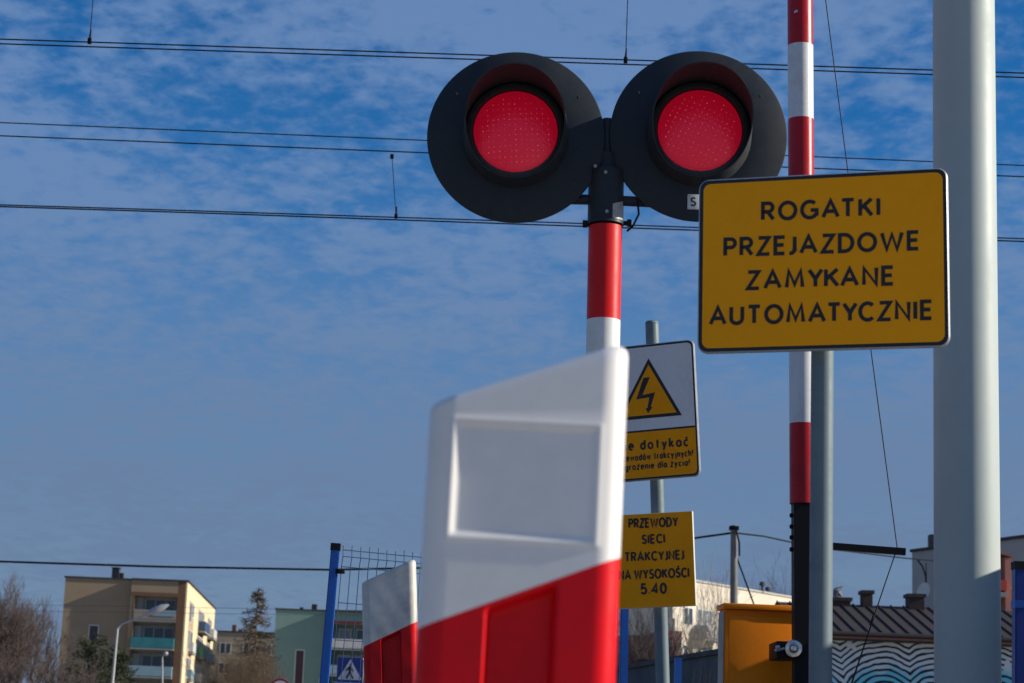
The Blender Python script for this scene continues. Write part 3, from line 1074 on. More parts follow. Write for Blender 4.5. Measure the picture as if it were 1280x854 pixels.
YA, YB = 15.6, 19.8
G = 'overhead line wires'
wire('contact_wire', 'upper wire of the topmost close pair passing behind the tops of the signal discs', lin_pts((0, 49), (1280, 91.5)), YA, .0058, G)
wire('contact_wire', 'lower wire of the topmost close pair passing behind the tops of the signal discs', lin_pts((0, 54.8), (1280, 97)), YA, .0058, G)
wire('catenary_wire', 'thin single wire, second from the top, running behind the middle of the signal discs', lin_pts((0, 153.3), (1280, 207)), YB + 1, .0062, G)
wire('catenary_wire', 'single wire from which the left short dropper hangs', lin_pts((0, 169.8), (1280, 221)), YB, .0066, G)
wire('contact_wire', 'upper wire of the lower pair passing just under the signal discs', [(-2600, 168), (-400, 243), (0, 256.2), (230, 263.2), (640, 276.5), (1280, 298.5), (3900, 390)], YB, .0066, G)
wire('contact_wire', 'lower wire of the lower pair passing just under the signal discs', [(-2600, 170), (-400, 244), (0, 258.4), (230, 265.6), (640, 280), (1280, 302), (3900, 392)], YB, .0072, G)
def dropper(label, p0, p1, Y):
    a, b = P(*p0, Y), P(*p1, Y)
    r_ = thing('dropper', b, label, 'dropper wire', 'dropper wires')
    mb = MB(); mb.tube([b, a], .0038, 6); mb.build('rod', wire_m, r_)
    mb = MB(); mb.box(b + Vector((-.016, -.012, -.028)), b + Vector((.016, .012, .022)), bevel=.005)
    mb.tube([b + Vector((0, 0, .02)), b + Vector((.004, 0, .10))], [.010, .005], 8)
    mb.build('clip', cable_m, r_)
    if p0[1] > 0:
        mb = MB(); mb.box(a + Vector((-.018, -.014, -.03)), a + Vector((.018, .014, .018)), bevel=.005); mb.build('hook', cable_m, r_)
dropper('dropper wire hanging from above at the top left of the photo', (119.5, -40), (112, 51), YA)
dropper('dropper wire hanging from above between the two signal discs', (786, -40), (782, 75), YA)
dropper('short dropper wire between two overhead wires left of the left signal disc', (490, 195), (495, 270), YB)

YW = 52
wp0, wp1 = P(917.5, 657, YW), P(917.3, 752, YW)
t = thing('utility_pole', line_at(wp0, wp1, 0), 'round concrete utility pole with a guy wire behind the orange cabinet', 'utility pole')
mb = MB(); mb.tube([t.location.copy(), wp0], [.14, .085], 16)
mb.build('pole', mat('pole_concrete', (.17, .165, .16), .8, dirt=.4, dscale=3), t)
mb = MB(); q = wp0 + Vector((.05, -.1, -.25)); mb.tube([q + Vector((0, 0, .1)), q + Vector((.08, 0, -.2)), q + Vector((.09, 0, -.55))], .025, 6)
mb.box(wp0 + Vector((-.12, -.12, -.12)), wp0 + Vector((.12, .12, -.02)), bevel=.01)
mb.build('bracket', cable_m, t)
mb = MB(); mb.tube([P(921, 697, YW), P(941, 752, YW), P(985, 870, YW)], .022, 6)
mb.build('guy_wire', cable_m, t)
mb = MB(); mb.tube([P(x, y, YW) for x, y in ((-700, 668), (-300, 693), (0, 702), (200, 708.5), (410, 712.3), (530, 710), (700, 697), (800, 684), (870, 672.5), (917, 666))], .028, 6)
tag(mb.build('service_cable', cable_m), 'thick dark cable sagging low across the left half of the photo to the concrete pole', 'cable', 'service cables')
mb = MB(); mb.tube([P(x, y, YW + (x - 920) / 250 * 20) for x, y in ((917, 666), (955, 670.5), (992, 678.5), (1042, 687), (1128, 697.5), (1160, 700.5), (1178, 701))], .024, 6)
tag(mb.build('service_cable', cable_m), 'dark cable running from the concrete pole right to the grey house', 'cable', 'service cables')
for i, (y0, y1, lb) in enumerate(((752, 764, 'upper of two hair thin distant cables across the beige block'), (761, 770, 'lower of two hair thin distant cables across the beige block'))):
    mb = MB(); mb.tube([P(x, y0 + (y1 - y0) * (x + 200) / 700, 110) for x in (-200, 0, 200, 400, 500)], .010, 5)
    tag(mb.build('distant_cable', mat('thin_grey_cable', (.05, .06, .08), .6)), lb, 'cable', 'distant cables')

# ------------------------------------------------------------------ dark wall
w0, w1 = P(907, 810, 22.0), P(785, 832, 27.0)
wd = (w1 - w0); wd.z = 0
w2 = w1 + wd * 1.3
hz = w0.z
darkm = mat('dark_wall_render', (.075, .080, .088), .85, dirt=.6, dscale=1.3, dirtcol=(.04, .043, .05), bump=.2, bscale=20, streak=.6)
t = thing('boundary_wall', Vector((w0.x, w0.y, 0)), 'low dark grey wall with a darker coping, running back behind the leaning post', 'wall')
nn = Vector((-wd.y, wd.x, 0)).normalized()
if nn.y > 0: nn = -nn
mb = MB()
a0, a1 = Vector((w0.x, w0.y, 0)) - wd * .12, Vector((w2.x, w2.y, 0))
mb.loops([[p, p - nn * .18, p - nn * .18 + Vector((0, 0, hz - .06)), p + Vector((0, 0, hz - .06))] for p in (a0, a1)], cap=(True, True))
mb.build('wall', darkm, t)
mb = MB()
mb.loops([[p + nn * .03 + Vector((0, 0, hz - .058)), p - nn * .21 + Vector((0, 0, hz - .058)), p - nn * .21 + Vector((0, 0, hz)), p + nn * .03 + Vector((0, 0, hz))] for p in (a0, a1)], cap=(True, True))
mb.build('coping', mat('coping_black', (.02, .021, .024), .7, dirt=.3), t)
mb = MB()
for i, (px, hh) in enumerate(((868, .10), (876, .13), (883, .08), (888, .12))):
    q0 = P(px, 849, 24.0)
    tt_ = (q0.x - w0.x) / (wd.x) if abs(wd.x) > 1e-6 else 0
    d_ = ray(px, 849); k_ = (Vector((w0.x, w0.y, 0)) - CAM).dot(nn) / d_.dot(nn); q0 = CAM + d_ * k_ + nn * .004
    e_ = wd.normalized()
    mb.poly([q0 - e_ * .05, q0 - e_ * .10 + Vector((0, 0, hh)), q0 + e_ * .04 + Vector((0, 0, hh * .8)), q0 + e_ * .09 - Vector((0, 0, .15)), q0 - e_ * .08 - Vector((0, 0, .12))])
mb.build('graffiti_mark', ink, t, smooth=0)


# ------------------------------------------------------------------ buildings
def frame_at(px, py, Y, yaw):
    """matrix with origin on the ground under a measured top corner; x along the facade, y away, z up; returns height"""
    q = P(px, py, Y)
    return Matrix.Translation(Vector((q.x, q.y, 0))) @ Matrix.Rotation(yaw, 4, 'Z'), q.z


def plaster(name, col, dirt=.3):
    return mat(name, col, .9, dirt=dirt, dscale=.5, dirtcol=tuple(c * .72 for c in col), streak=.5, bump=.15, bscale=6)


glass = mat('window_glass', (.03, .045, .06), .08, dirt=.2, dscale=.6, spec=.9)
glass_curt = mat('window_curtained', (.22, .23, .24), .15, dirt=.6, dscale=1.5, dirtcol=(.06, .08, .1), spec=.9)
wframe = mat('white_window_frame', (.62, .62, .60), .6, dirt=.3)
roofm = mat('roof_felt', (.035, .035, .04), .8)


def window(parent, M, x0, x1, z0, z1, y=0.0, mull=1, fr=.09, deep=.10, gm=None, side=None):
    """frame + pane proud of the wall at local y (outside = -y)"""
    mb = MB(M)
    yo, yi = y - .03, y + .04
    mb.box((x0, yo, z0), (x0 + fr, yi, z1)); mb.box((x1 - fr, yo, z0), (x1, yi, z1))
    mb.box((x0 + fr, yo, z0), (x1 - fr, yi, z0 + fr)); mb.box((x0 + fr, yo, z1 - fr), (x1 - fr, yi, z1))
    for k in range(1, mull + 1):
        xm = x0 + (x1 - x0) * k / (mull + 1)
        mb.box((xm - fr * .5, yo + .004, z0 + fr), (xm + fr * .5, yi, z1 - fr))
    w = mb.build('window', wframe, parent, smooth=0)
    mb = MB(M); mb.box((x0 + fr * .5, y - .012, z0 + fr * .5), (x1 - fr * .5, y + .03, z1 - fr * .5))
    mb.build('pane', gm or glass, w, smooth=0)
    return w


def balcony(parent, M, x0, x1, zf, yout, y=0.0, h=1.0, col=None, name='balcony', th=.06, slab=True):
    mb = MB(M)
    mb.box((x0, yout, zf - .16), (x1, y + .01, zf))
    b = mb.build(name, conc, parent, smooth=0)
    mb = MB(M)
    mb.box((x0 + .02, yout + .01, zf + .06), (x1 - .02, yout + .01 + th, zf + h))
    mb.box((x0 + .02, yout + .012 + th, zf + .06), (x0 + .02 + th, y, zf + h - .002))
    mb.box((x1 - .02 - th, yout + .012 + th, zf + .06), (x1 - .02, y, zf + h - .002))
    mb.build('railing', col, b, smooth=0)
    return b


teal = mat('balcony_teal', (.03, .20, .22), .5, dirt=.5, dscale=1.2)
paleblue = mat('balcony_pale_blue', (.22, .34, .40), .5, dirt=.4, dscale=1.2)
greenb = mat('balcony_green', (.06, .24, .17), .5, dirt=.5, dscale=2)
navyb = mat('balcony_navy', (.03, .07, .16), .5, dirt=.5, dscale=2)
whiteb = mat('balcony_white', (.5, .5, .48), .6, dirt=.4, dscale=2)
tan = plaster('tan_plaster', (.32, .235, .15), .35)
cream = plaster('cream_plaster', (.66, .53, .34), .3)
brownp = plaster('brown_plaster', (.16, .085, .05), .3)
greyp = plaster('loggia_grey', (.42, .43, .42), .3)

# --- block A
YA_ = 200.0
M, HA = frame_at(82, 722, YA_, R(4.2))
bA = thing('apartment_block', M.translation.copy(), 'beige five storey apartment block with a loggia column and sunlit side, at the far left', 'building')
wL, wB = 6.62, 5.45
pr_ = .70
st = 2.77
zf = [P(232, y, YA_ - 1).z for y in (776, 810.5, 845)]
floors = [zf[0] - st * i for i in range(5)]
mb = MB(M)
mb.box((0, 0, 0), (wL, 41, HA)); 
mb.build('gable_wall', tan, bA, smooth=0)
# projecting block: pillars, slabs and the recessed back wall
mb = MB(M)
xb0, xb1 = wL + .001, wL + wB
mb.box((xb0, 1.2, 0), (xb1 - .001, 41.001, HA - .002))                       # core behind the loggias
mb.box((xb0, -pr_, 0), (xb0 + .30, 1.199, HA - .001))
mb.box((xb0 + .301, -pr_, floors[0] + 2.55), (xb1 - .86, 1.199, HA - .003))
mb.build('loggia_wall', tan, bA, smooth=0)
mb = MB(M)
mb.box((xb1 - .858, -pr_, 0), (xb1 - .1, 1.199, HA - .004))
mb.box((xb0 + .05, -pr_ - .03, floors[0] + 2.35), (xb1 - .86, -pr_ - .002, floors[0] + 2.72))
mb.box((xb0 + .302, -pr_ - .03, 0), (xb0 + .42, -pr_ + .3, floors[0] + 2.34))
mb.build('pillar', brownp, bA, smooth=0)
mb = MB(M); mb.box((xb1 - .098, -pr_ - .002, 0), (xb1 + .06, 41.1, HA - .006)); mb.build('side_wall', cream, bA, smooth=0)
mb = MB(M); mb.box((xb0 + .30, 1.05, 0), (xb1 - .86, 1.198, floors[0] + 2.5)); mb.build('loggia_back', greyp, bA, smooth=0)
mb = MB(M); mb.box((-.12, -.12, HA), (wL, 41.2, HA + .16)); mb.box((wL + .001, -pr_ - .14, HA + .002), (xb1 + .2, 41.2, HA + .165)); mb.build('roof_coping', roofm, bA, smooth=0)
for i, f in enumerate(floors):
    cm = (mat('loggia_brown_panel', (.30, .24, .20), .7, dirt=.4), teal, paleblue, teal, paleblue)[i]
    x0, x1 = xb0 + .36, xb1 - .87
    b = balcony(bA, M, x0, x1, f, -pr_ - (.05 if i == 0 else .75), 1.04, h=1.02, col=cm)
    if i == 0:
        mb = MB(M); mb.box((x0 + 1.9, -pr_ - .09, f + .42), (x1 - .1, -pr_ - .052, f + .98)); mb.build('panel', paleblue, b, smooth=0)
    window(bA, M, x0 + .95, x1 - .25, f + .85 if i != 0 else f + .5, f + 2.2, y=1.0, mull=2, gm=glass)
    mb = MB(M); mb.box((x0 + .02, .9, f + .02), (x0 + .7, 1.04, f + 2.3)); mb.build('partition', mat('pale_partition', (.66, .66, .64), .7), b, smooth=0)
    if i:
        mb = MB(M); mb.box((x0 + .02, -.2, f + 2.45), (x1 - .02, 1.04, f + 2.6)); mb.build('ceiling', conc, b, smooth=0)
# gable stair window strip
window(bA, M, 2.65, 3.65, floors[2] - 1.2, P(118, 781, YA_).z, y=-.01, mull=0, gm=mat('dark_reddish_glass', (.06, .03, .035), .2))
# sunlit long side
Ms = M @ Matrix.Translation((xb1 + .06, 0, 0)) @ Matrix.Rotation(R(90), 4, 'Z')
cols = [greenb, navyb, whiteb, greenb, paleblue, whiteb]
for j, (d0, d1) in enumerate(((3.2, 9.5), (15.5, 24.5), (30, 36.5))):
    mb = MB(Ms); mb.box((d0, -.015, 2.0), (d1, .004, floors[0] + 2.35)); mb.build('bay_panel', mat('bay_ochre', (.34, .22, .13), .9, dirt=.6, dscale=.8, dirtcol=(.5, .42, .34)), bA, smooth=0)
    for i, f in enumerate(floors):
        n = 2 if j else 1
        for k in range(n + 1):
            ww = (d1 - d0) / (n + 1)
            window(bA, Ms, d0 + ww * k + .35, d0 + ww * (k + 1) - .35, f + (.85 if k else .2), f + 2.25, y=-.02, mull=1, gm=(glass, glass_curt)[(i + k + j) % 2])
        if j or i in (1, 2, 3):
            balcony(bA, Ms, d0 + (.6 if j else 1.8), d1 - .5, f, -.75 if j else -.5, 0, h=1.02, col=cols[(i * 2 + j) % 6])
q = P(145, 722, YA_ + 6)
mb = MB(); mb.box((q.x - .38, q.y - .4, HA), (q.x + .36, q.y + .4, HA + 1.55)); mb.box((q.x + .37, q.y - .3, HA), (q.x + .8, q.y + .3, HA + 1.1)); mb.box((q.x - .45, q.y - .47, HA + 1.551), (q.x + .43, q.y + .47, HA + 1.65))
mb.build('chimney', mat('chimney_dark', (.05, .05, .055), .9), bA, smooth=0)

# --- block B (green)
YB_ = 215.0
lg = plaster('light_green_plaster', (.17, .28, .255), .25)
MB_, HB = frame_at(345, 762, YB_, R(4.2))
bB = thing('apartment_block', MB_.translation.copy(), 'green apartment block partly behind the tall blue fence post', 'building')
xg = (P(410, 764, YB_).x - P(345, 762, YB_).x)
mb = MB(MB_); mb.box((0, 0, 0), (xg, 40, HB)); mb.build('gable_wall', lg, bB, smooth=0)
mb = MB(MB_); mb.box((xg + .001, 1.0, 0), (xg + 6.2, 40.1, HB - .002)); mb.box((xg + .001, -.70, 0), (xg + .4, .999, HB - .003)); mb.box((xg + .401, -.70, HB - 1.3), (xg + 6.2, .999, HB - .004)); mb.box((xg + 5.5, -.70, 0), (xg + 6.2, .999, HB - 1.301)); mb.build('loggia_wall', lg, bB, smooth=0)
mb = MB(MB_); mb.box((-.1, -.1, HB), (xg, 40.2, HB + .16)); mb.box((xg + .001, -1.08, HB + .002), (xg + 6.3, 40.2, HB + .165)); mb.build('roof_coping', roofm, bB, smooth=0)
fl = [HB - 1.3 - 2.6 - 2.77 * i for i in range(4)]
redp = mat('loggia_red', (.26, .06, .045), .8, dirt=.3)
mb = MB(MB_); mb.box((xg + .42, -.73, HB - 1.32), (xg + 5.48, -.702, HB - 1.0)); mb.build('red_lintel', redp, bB, smooth=0)
for i, f in enumerate(fl):
    b = balcony(bB, MB_, xg + .42, xg + 5.48, f, -1.5, .99, h=1.0, col=(whiteb, paleblue, greenb, whiteb)[i])
    window(bB, MB_, xg + 1.2, xg + 2.6, f + .8, f + 2.2, y=.95, mull=1, gm=glass_curt)
    window(bB, MB_, xg + 3.1, xg + 5.1, f + .2, f + 2.2, y=.95, mull=1, gm=glass)
window(bB, MB_, 2.3, 3.3, fl[3], P(375, 812, YB_).z, y=-.01, mull=0, gm=mat('dark_reddish_glass', (.06, .03, .035)))
window(bB, MB_, 4.95, 5.6, fl[3], P(395, 848, YB_).z, y=-.01, mull=0, gm=mat('dark_reddish_glass', (.06, .03, .035)))
q = P(393, 763, YB_ + 4)
mb = MB(); mb.box((q.x - .28, q.y - .4, HB), (q.x + .28, q.y + .4, HB + .95)); mb.build('chimney', mat('chimney_dark', (.05, .05, .055)), bB, smooth=0)
q = P(377, 762, YB_ + 4)
mb = MB(); mb.tube([Vector((q.x, q.y, HB)), Vector((q.x, q.y, HB + .4)), Vector((q.x, q.y, HB + .42)), Vector((q.x, q.y, HB + .6))], [.07, .07, .2, .2], 8); mb.tube([Vector((q.x - .9, q.y, HB)), Vector((q.x - .9, q.y, HB + .25))], .12, 6); mb.build('vent', mat('chimney_dark', (.05, .05, .055)), bB, smooth=0)

# --- block C (low tan, between A and B)
YC_ = 290.0
tan2 = plaster('ochre_plaster', (.34, .27, .18), .4)
Mc, HC = frame_at(262, 789.5, YC_, R(3))
bC = thing('apartment_block', Mc.translation.copy(), 'distant low ochre block between the beige block and the green block', 'building')
mb = MB(Mc); mb.box((0, 0, 0), (11.5, 30, HC)); mb.build('wall', tan2, bC, smooth=0)
mb = MB(Mc); mb.box((-.15, -.15, HC), (11.65, 30.2, HC + .2)); mb.build('roof', roofm, bC, smooth=0)
for i in range(3):
    for k in range(3):
        window(bC, Mc, 1.6 + k * 3.3, 3.2 + k * 3.3, HC - 3.1 - i * 2.8, HC - 1.5 - i * 2.8, y=-.01, gm=glass)
mb = MB(Mc)
mb.box((3.0, 2, HC + .2), (3.6, 2.6, HC + 1.2)); mb.build('chimney', mat('brick_chimney', (.16, .07, .05), .9), bC, smooth=0)
mb = MB(Mc); mb.box((3.9, 2, HC + .2), (4.5, 2.6, HC + .6)); mb.build('chimney', mat('brick_chimney', (.16, .07, .05), .9), bC, smooth=0)

# --- block D (long cream block, right)
YD = 150.0
Md, HD = frame_at(842, 722.5, YD, R(54))
bD = thing('apartment_block', Md.translation.copy(), 'long sunlit cream apartment block behind bare trees and the yellow height sign', 'building')
cream2 = plaster('pale_cream_plaster', (.60, .53, .43), .25)
LD = 30
mb = MB(Md); mb.box((0, 0, 0), (LD, 10, HD)); mb.build('wall', cream2, bD, smooth=0)
mb = MB(Md); mb.box((-.12, -.12, HD), (LD + .1, 10.1, HD + .14)); mb.build('roof_coping', mat('pale_coping', (.4, .38, .35), .8), bD, smooth=0)
mb = MB(Md); mb.box((-.05, -.06, 0), (.25, -.002, HD - 3.0)); mb.build('downpipe', roofm, bD, smooth=0)
greyslab = mat('balcony_grey', (.30, .29, .29), .7, dirt=.5, dscale=1.5)
pinkb = mat('balcony_rose', (.40, .24, .20), .7, dirt=.5, dscale=1.5)
for i in range(4):
    f = HD - 4.3 - 2.8 * i
    for k in range(5):
        x0 = 1.2 + k * 5.6
        window(bD, Md, x0 + .3, x0 + 1.7, f + .9, f + 2.3, y=-.01, gm=glass)
        window(bD, Md, x0 + 2.3, x0 + 4.6, f + .2, f + 2.3, y=-.01, mull=2, gm=glass_curt if (i + k) % 3 == 0 else glass)
        balcony(bD, Md, x0 + 1.9, x0 + 4.9, f, -1.2, 0, h=1.0, col=(greyslab, whiteb, pinkb)[(i + k) % 3])
for k, (px, hh) in enumerate(((884, .8), (953, 1.1), (960, .9))):
    q = P(px, 735, YD + 8 + k * 3)
    mb = MB(); q.z = HD; mb.tube([q, q + Vector((0, 0, hh * .5)), q + Vector((0, 0, hh * .52)), q + Vector((0, 0, hh * .8))], [.1, .1, .26, .2] if k else [.03, .03, .05, .03], 8)
    mb.build('vent' if k else 'antenna', mat('chimney_dark', (.05, .05, .055)) if k else whiteb, bD, smooth=0)

# --- low red house beyond the dark wall
Mr, HR = frame_at(779, 797, 95, R(4))
bR = thing('brick_house', Mr.translation.copy(), 'low reddish building showing over the dark wall on both sides of the leaning post', 'building')
brickm = mat('red_brick_wall', (.30, .085, .06), .9, dirt=.5, dscale=1.5)
mb = MB(Mr); mb.box((0, 0, 0), (2.6, 6, HR)); mb.build('wall', brickm, bR, smooth=0)
HR2 = P(840, 788.5, 95).z
mb = MB(Mr); mb.box((.62, .5, 0), (2.55, 5.5, HR2)); mb.build('upper_wall', brickm, bR, smooth=0) if False else mb.bm.free()
mb = MB(Mr); mb.box((-.1, -.1, HR), (2.7, 6.1, HR + .12)); mb.build('roof', roofm, bR, smooth=0)
Mr2, HR2 = frame_at(824, 788, 92, R(4))
mb = MB(Mr2); mb.box((0, 0, 0), (1.05, 6, HR2)); mb.build('wing', brickm, bR, smooth=0)
mb = MB(Mr2); mb.box((.2, -.03, HR2 - 1.0), (.6, -.002, HR2 - .3)); mb.build('window', glass, bR, smooth=0)

# --- mural house
YH = 55.0
Mh, HE = frame_at(1012, 789.2, YH, R(3))
bH = thing('mural_house', Mh.translation.copy(), 'low house with brown seamed metal roof and wavy blue white painted wall', 'house')
LH = 8.5
mur = bpy.data.materials.new('wave_mural'); mur.use_nodes = True
nt = mur.node_tree; bs = nt.nodes['Principled BSDF']; bs.inputs['Roughness'].default_value = .85
tcm = N(nt, 'ShaderNodeTexCoord')
spm = N(nt, 'ShaderNodeSeparateXYZ'); nt.links.new(tcm.outputs['Object'], spm.inputs[0])
wn = noise_(nt, tcm.outputs['Object'], 1.6, 2, .5)
wn2 = noise_(nt, tcm.outputs['Object'], 5.0, 2, .5)
X, Z_ = spm.outputs[0], spm.outputs[2]
dmin = None
for (cx, cz, sc_) in ((.05, 2.0, 1.0), (2.05, 2.25, .80), (3.55, 2.3, .86), (5.15, 2.2, .82), (6.75, 2.25, .85)):
    dx = math_(nt, 'MULTIPLY', math_(nt, 'SUBTRACT', X, cx), .95)
    dz = math_(nt, 'SUBTRACT', Z_, cz)
    d2 = math_(nt, 'ADD', math_(nt, 'MULTIPLY', dx, dx), math_(nt, 'MULTIPLY', dz, dz))
    dd = math_(nt, 'SQRT', d2)
    dmin = dd if dmin is None else math_(nt, 'MINIMUM', dmin, dd)
dmin = math_(nt, 'MULTIPLY_ADD', wn, .20, dmin)
fr = math_(nt, 'FRACT', math_(nt, 'DIVIDE', math_(nt, 'POWER', dmin, 1.35), .225))
tri = math_(nt, 'ABSOLUTE', math_(nt, 'SUBTRACT', fr, .5))
wid = math_(nt, 'MULTIPLY_ADD', wn2, .20, .10)
ln = math_(nt, 'LESS_THAN', tri, wid)
brk = math_(nt, 'LESS_THAN', noise_(nt, tcm.outputs['Object'], 2.3, 1, .4), .70)
ln = math_(nt, 'MULTIPLY', ln, brk)
tint = ramp_(nt, dmin, 1.35, .95)
tint = math_(nt, 'MULTIPLY', tint, ramp_(nt, noise_(nt, tcm.outputs['Object'], .9, 2), .40, .62))
base_c = mix_(nt, wn2, (.44, .53, .62), (.66, .71, .76))
base_c = mix_(nt, tint, base_c, (.12, .50, .66))
nt.links.new(mix_(nt, ln, base_c, (.012, .018, .035)), bs.inputs['Base Color'])
mb = MB(Mh); mb.box((0, 0, 0), (LH, 7, HE - .1)); mb.build('wall', mur, bH, smooth=0)
rh, run = 1.02, 3.3
roofb = mat('brown_roof_metal', (.046, .038, .037), .8, spec=.15, dirt=.5, dscale=1.5, dirtcol=(.045, .038, .038), metal=.0)
mb = MB(Mh)
mb.loops([[(x, -.35, HE), (x, run, HE + rh), (x, run * 2 + .35, HE), (x, run * 2 + .35, HE - .06), (x, run, HE + rh - .06), (x, -.35, HE - .06)] for x in (-.3, LH + .3)], cap=(True, True))
n = int((LH + .6) / .37)
for i in range(n + 1):
    x = -.28 + i * .37
    for a_, b__ in (((-.35, HE), (run, HE + rh)),):
        mb.loops([[(x - .014, y_, z_ + .002), (x + .014, y_, z_ + .002), (x + .014, y_, z_ + .04), (x - .014, y_, z_ + .04)] for y_, z_ in (a_, b__)], 1, cap=(True, True))
mb.build('roof', [roofb, mat('roof_seam_dark', (.035, .026, .03), .6)], bH, smooth=0)
mb = MB(Mh); mb.tube([(-.3, -.42, HE - .045), (LH + .3, -.42, HE - .045)], .062, 10); mb.box((-.3, -.35, HE - .24), (LH + .3, -.30, HE - .065)); mb.build('gutter', mat('gutter_brown', (.028, .02, .02), .5), bH)
mb = MB(Mh); mb.box((-.3, -.44, HE - .175), (LH + .3, -.36, HE - .125)); mb.build('fascia', mat('fascia_rust', (.22, .085, .06), .6, dirt=.4), bH, smooth=0)
brick_d = mat('dark_brick', (.075, .045, .038), .9, dirt=.5, dscale=6, dirtcol=(.04, .03, .028), bump=.4, bscale=12)
for (x0, x1, yt, yb, nm) in ((1036, 1062.5, 747.5, 775, 0), (1078.5, 1090, 738.5, 772, 1), (1135.5, 1154.5, 743, 775, 0)):
    y_ = YH + 3.2
    a, b = P(x0, yb, y_), P(x1, yt, y_)
    mb = MB()
    mb.box((a.x, y_ - .1, HE + .5), (b.x, y_ + .45, b.z - .1))
    mb.box((a.x - .05, y_ - .16, b.z - .1), (b.x + .05, y_ + .5, b.z))
    if nm: mb.box((a.x - .04, y_ - .14, a.z + .0), (b.x + .04, y_ + .48, a.z + .12))
    mb.build('chimney', brick_d, bH, smooth=0)
mb = MB()
y_ = YH + 3.3
mb.tube([P(1047, 750, y_), P(1047, 733, y_)], .02, 5)
mb.tube([P(1044, 746, y_), P(1046, 739, y_), P(1048, 740, y_), P(1052, 745, y_)], [.08, .12, .10, .05], 6)
mb.tube([P(1051, 748, y_), P(1051.5, 734, y_)], .018, 5)
mb.tube([P(1043, 736, y_), P(1053, 733.5, y_)], .018, 5)
mb.build('aerial', mat('aerial_metal', (.16, .16, .17), .5, metal=.4), bH)

# --- grey building behind
YG = 82.0
qa, qb = P(1140, 690.5, YG), P(1300, 668.5, YG - 7.5)
ang = math.atan2(qb.y - qa.y, qb.x - qa.x)
Mg = Matrix.Translation(Vector((qa.x, qa.y, 0))) @ Matrix.Rotation(ang, 4, 'Z')
Lg = (Vector((qb.x, qb.y)) - Vector((qa.x, qa.y))).length
HG = qa.z
bG = thing('grey_building', Mg.translation.copy(), 'tall plain grey building with a white satellite dish, behind the thick mast', 'building')
greyw = plaster('grey_render', (.36, .36, .35), .4)
mb = MB(Mg); mb.box((0, 0, 0), (Lg, 9, HG)); mb.build('wall', greyw, bG, smooth=0)
mb = MB(Mg); mb.box((-.05, -.08, HG), (Lg, 9.1, HG + .12)); mb.build('roof_coping', roofm, bG, smooth=0)
mb = MB(); q = P(1166, 681, YG + .5); mb.box((q.x - .10, q.y, HG), (q.x + .25, q.y + .5, P(1166, 668, YG + .5).z)); mb.build('chimney', mat('chimney_dark', (.05, .05, .055)), bG, smooth=0)
for i_ in range(2):
    window(bG, Mg, 3.5 + 2 * i_, 4.7 + 2 * i_, HG - 3.2, HG - 1.8, y=-.02)
dc = P(1154.5, 739, YG - 2.6)
dsh = thing('satellite_dish', dc, 'small white satellite dish on a curved bracket beside the thick mast', 'dish')
mb = MB()
dn = Vector((-.85, -.75, .30)).normalized(); e1 = dn.cross(Vector((0, 0, 1))).normalized(); e2 = e1.cross(dn)
rg = lambda r, o: [dc + dn * o + e1 * (r * .86 * math.cos(2 * math.pi * i / 28)) + e2 * (r * math.sin(2 * math.pi * i / 28)) for i in range(28)]
mb.loops([rg(.05, -.10), rg(.2, -.075), rg(.32, -.025), rg(.36, 0.01), rg(.355, .018), rg(.31, -.01), rg(.19, -.06), rg(.04, -.083)], cap=(True, True))
mb.build('reflector', mat('dish_white', (.62, .60, .56), .5, dirt=.2), dsh)
mb = MB(); mb.tube([P(1146, 699, YG - 1.6), P(1153, 708, YG - 1.7), P(1157, 720, YG - 1.9), P(1158, 732, YG - 2.3), dc - dn * .12], .03, 6)
mb.tube([P(1157.5, 704, YG - 1.5), P(1158, 728, YG - 2.0)], .02, 5)
mb.build('bracket', cable_m, dsh)

# --- pink house with red balconies
YP = 68.0
Mp, HP = frame_at(1222, 689.5, YP, R(3))
bP = thing('pink_house', Mp.translation.copy(), 'narrow pink house with red balconies between the thick mast and the blue post', 'house')
pink = plaster('salmon_plaster', (.42, .17, .13), .3)
wp = P(1264.5, 692, YP).x - P(1222, 690, YP).x
pp = P(1256.5, 692, YP).x - P(1222, 690, YP).x
mb = MB(Mp); mb.box((0, .8, 0), (wp, 2.6, HP)); mb.box((pp, 0, 0), (wp - .001, .799, HP - .15)); mb.build('wall', pink, bP, smooth=0)
mb = MB(Mp); mb.loops([[(-.02, y_, HP + .15), (wp + .02, y_, HP - .16), (wp + .02, y_, HP - .08), (-.02, y_, HP + .23)] for y_ in (-.1, 2.7)], cap=(True, True)); mb.build('roof', mat('roof_rose', (.25, .11, .09), .7), bP, smooth=0)
redb = mat('balcony_red', (.38, .035, .025), .6, dirt=.3)
for i in range(3):
    f = P(1256, 741, YP).z - 1.42 * i
    balcony(bP, Mp, .3, pp - .002, f, -.25, .8, h=.42, col=redb)
    window(bP, Mp, .8, pp - .05, f + .03, f + 1.15, y=.77, mull=1, gm=glass_curt, fr=.05)


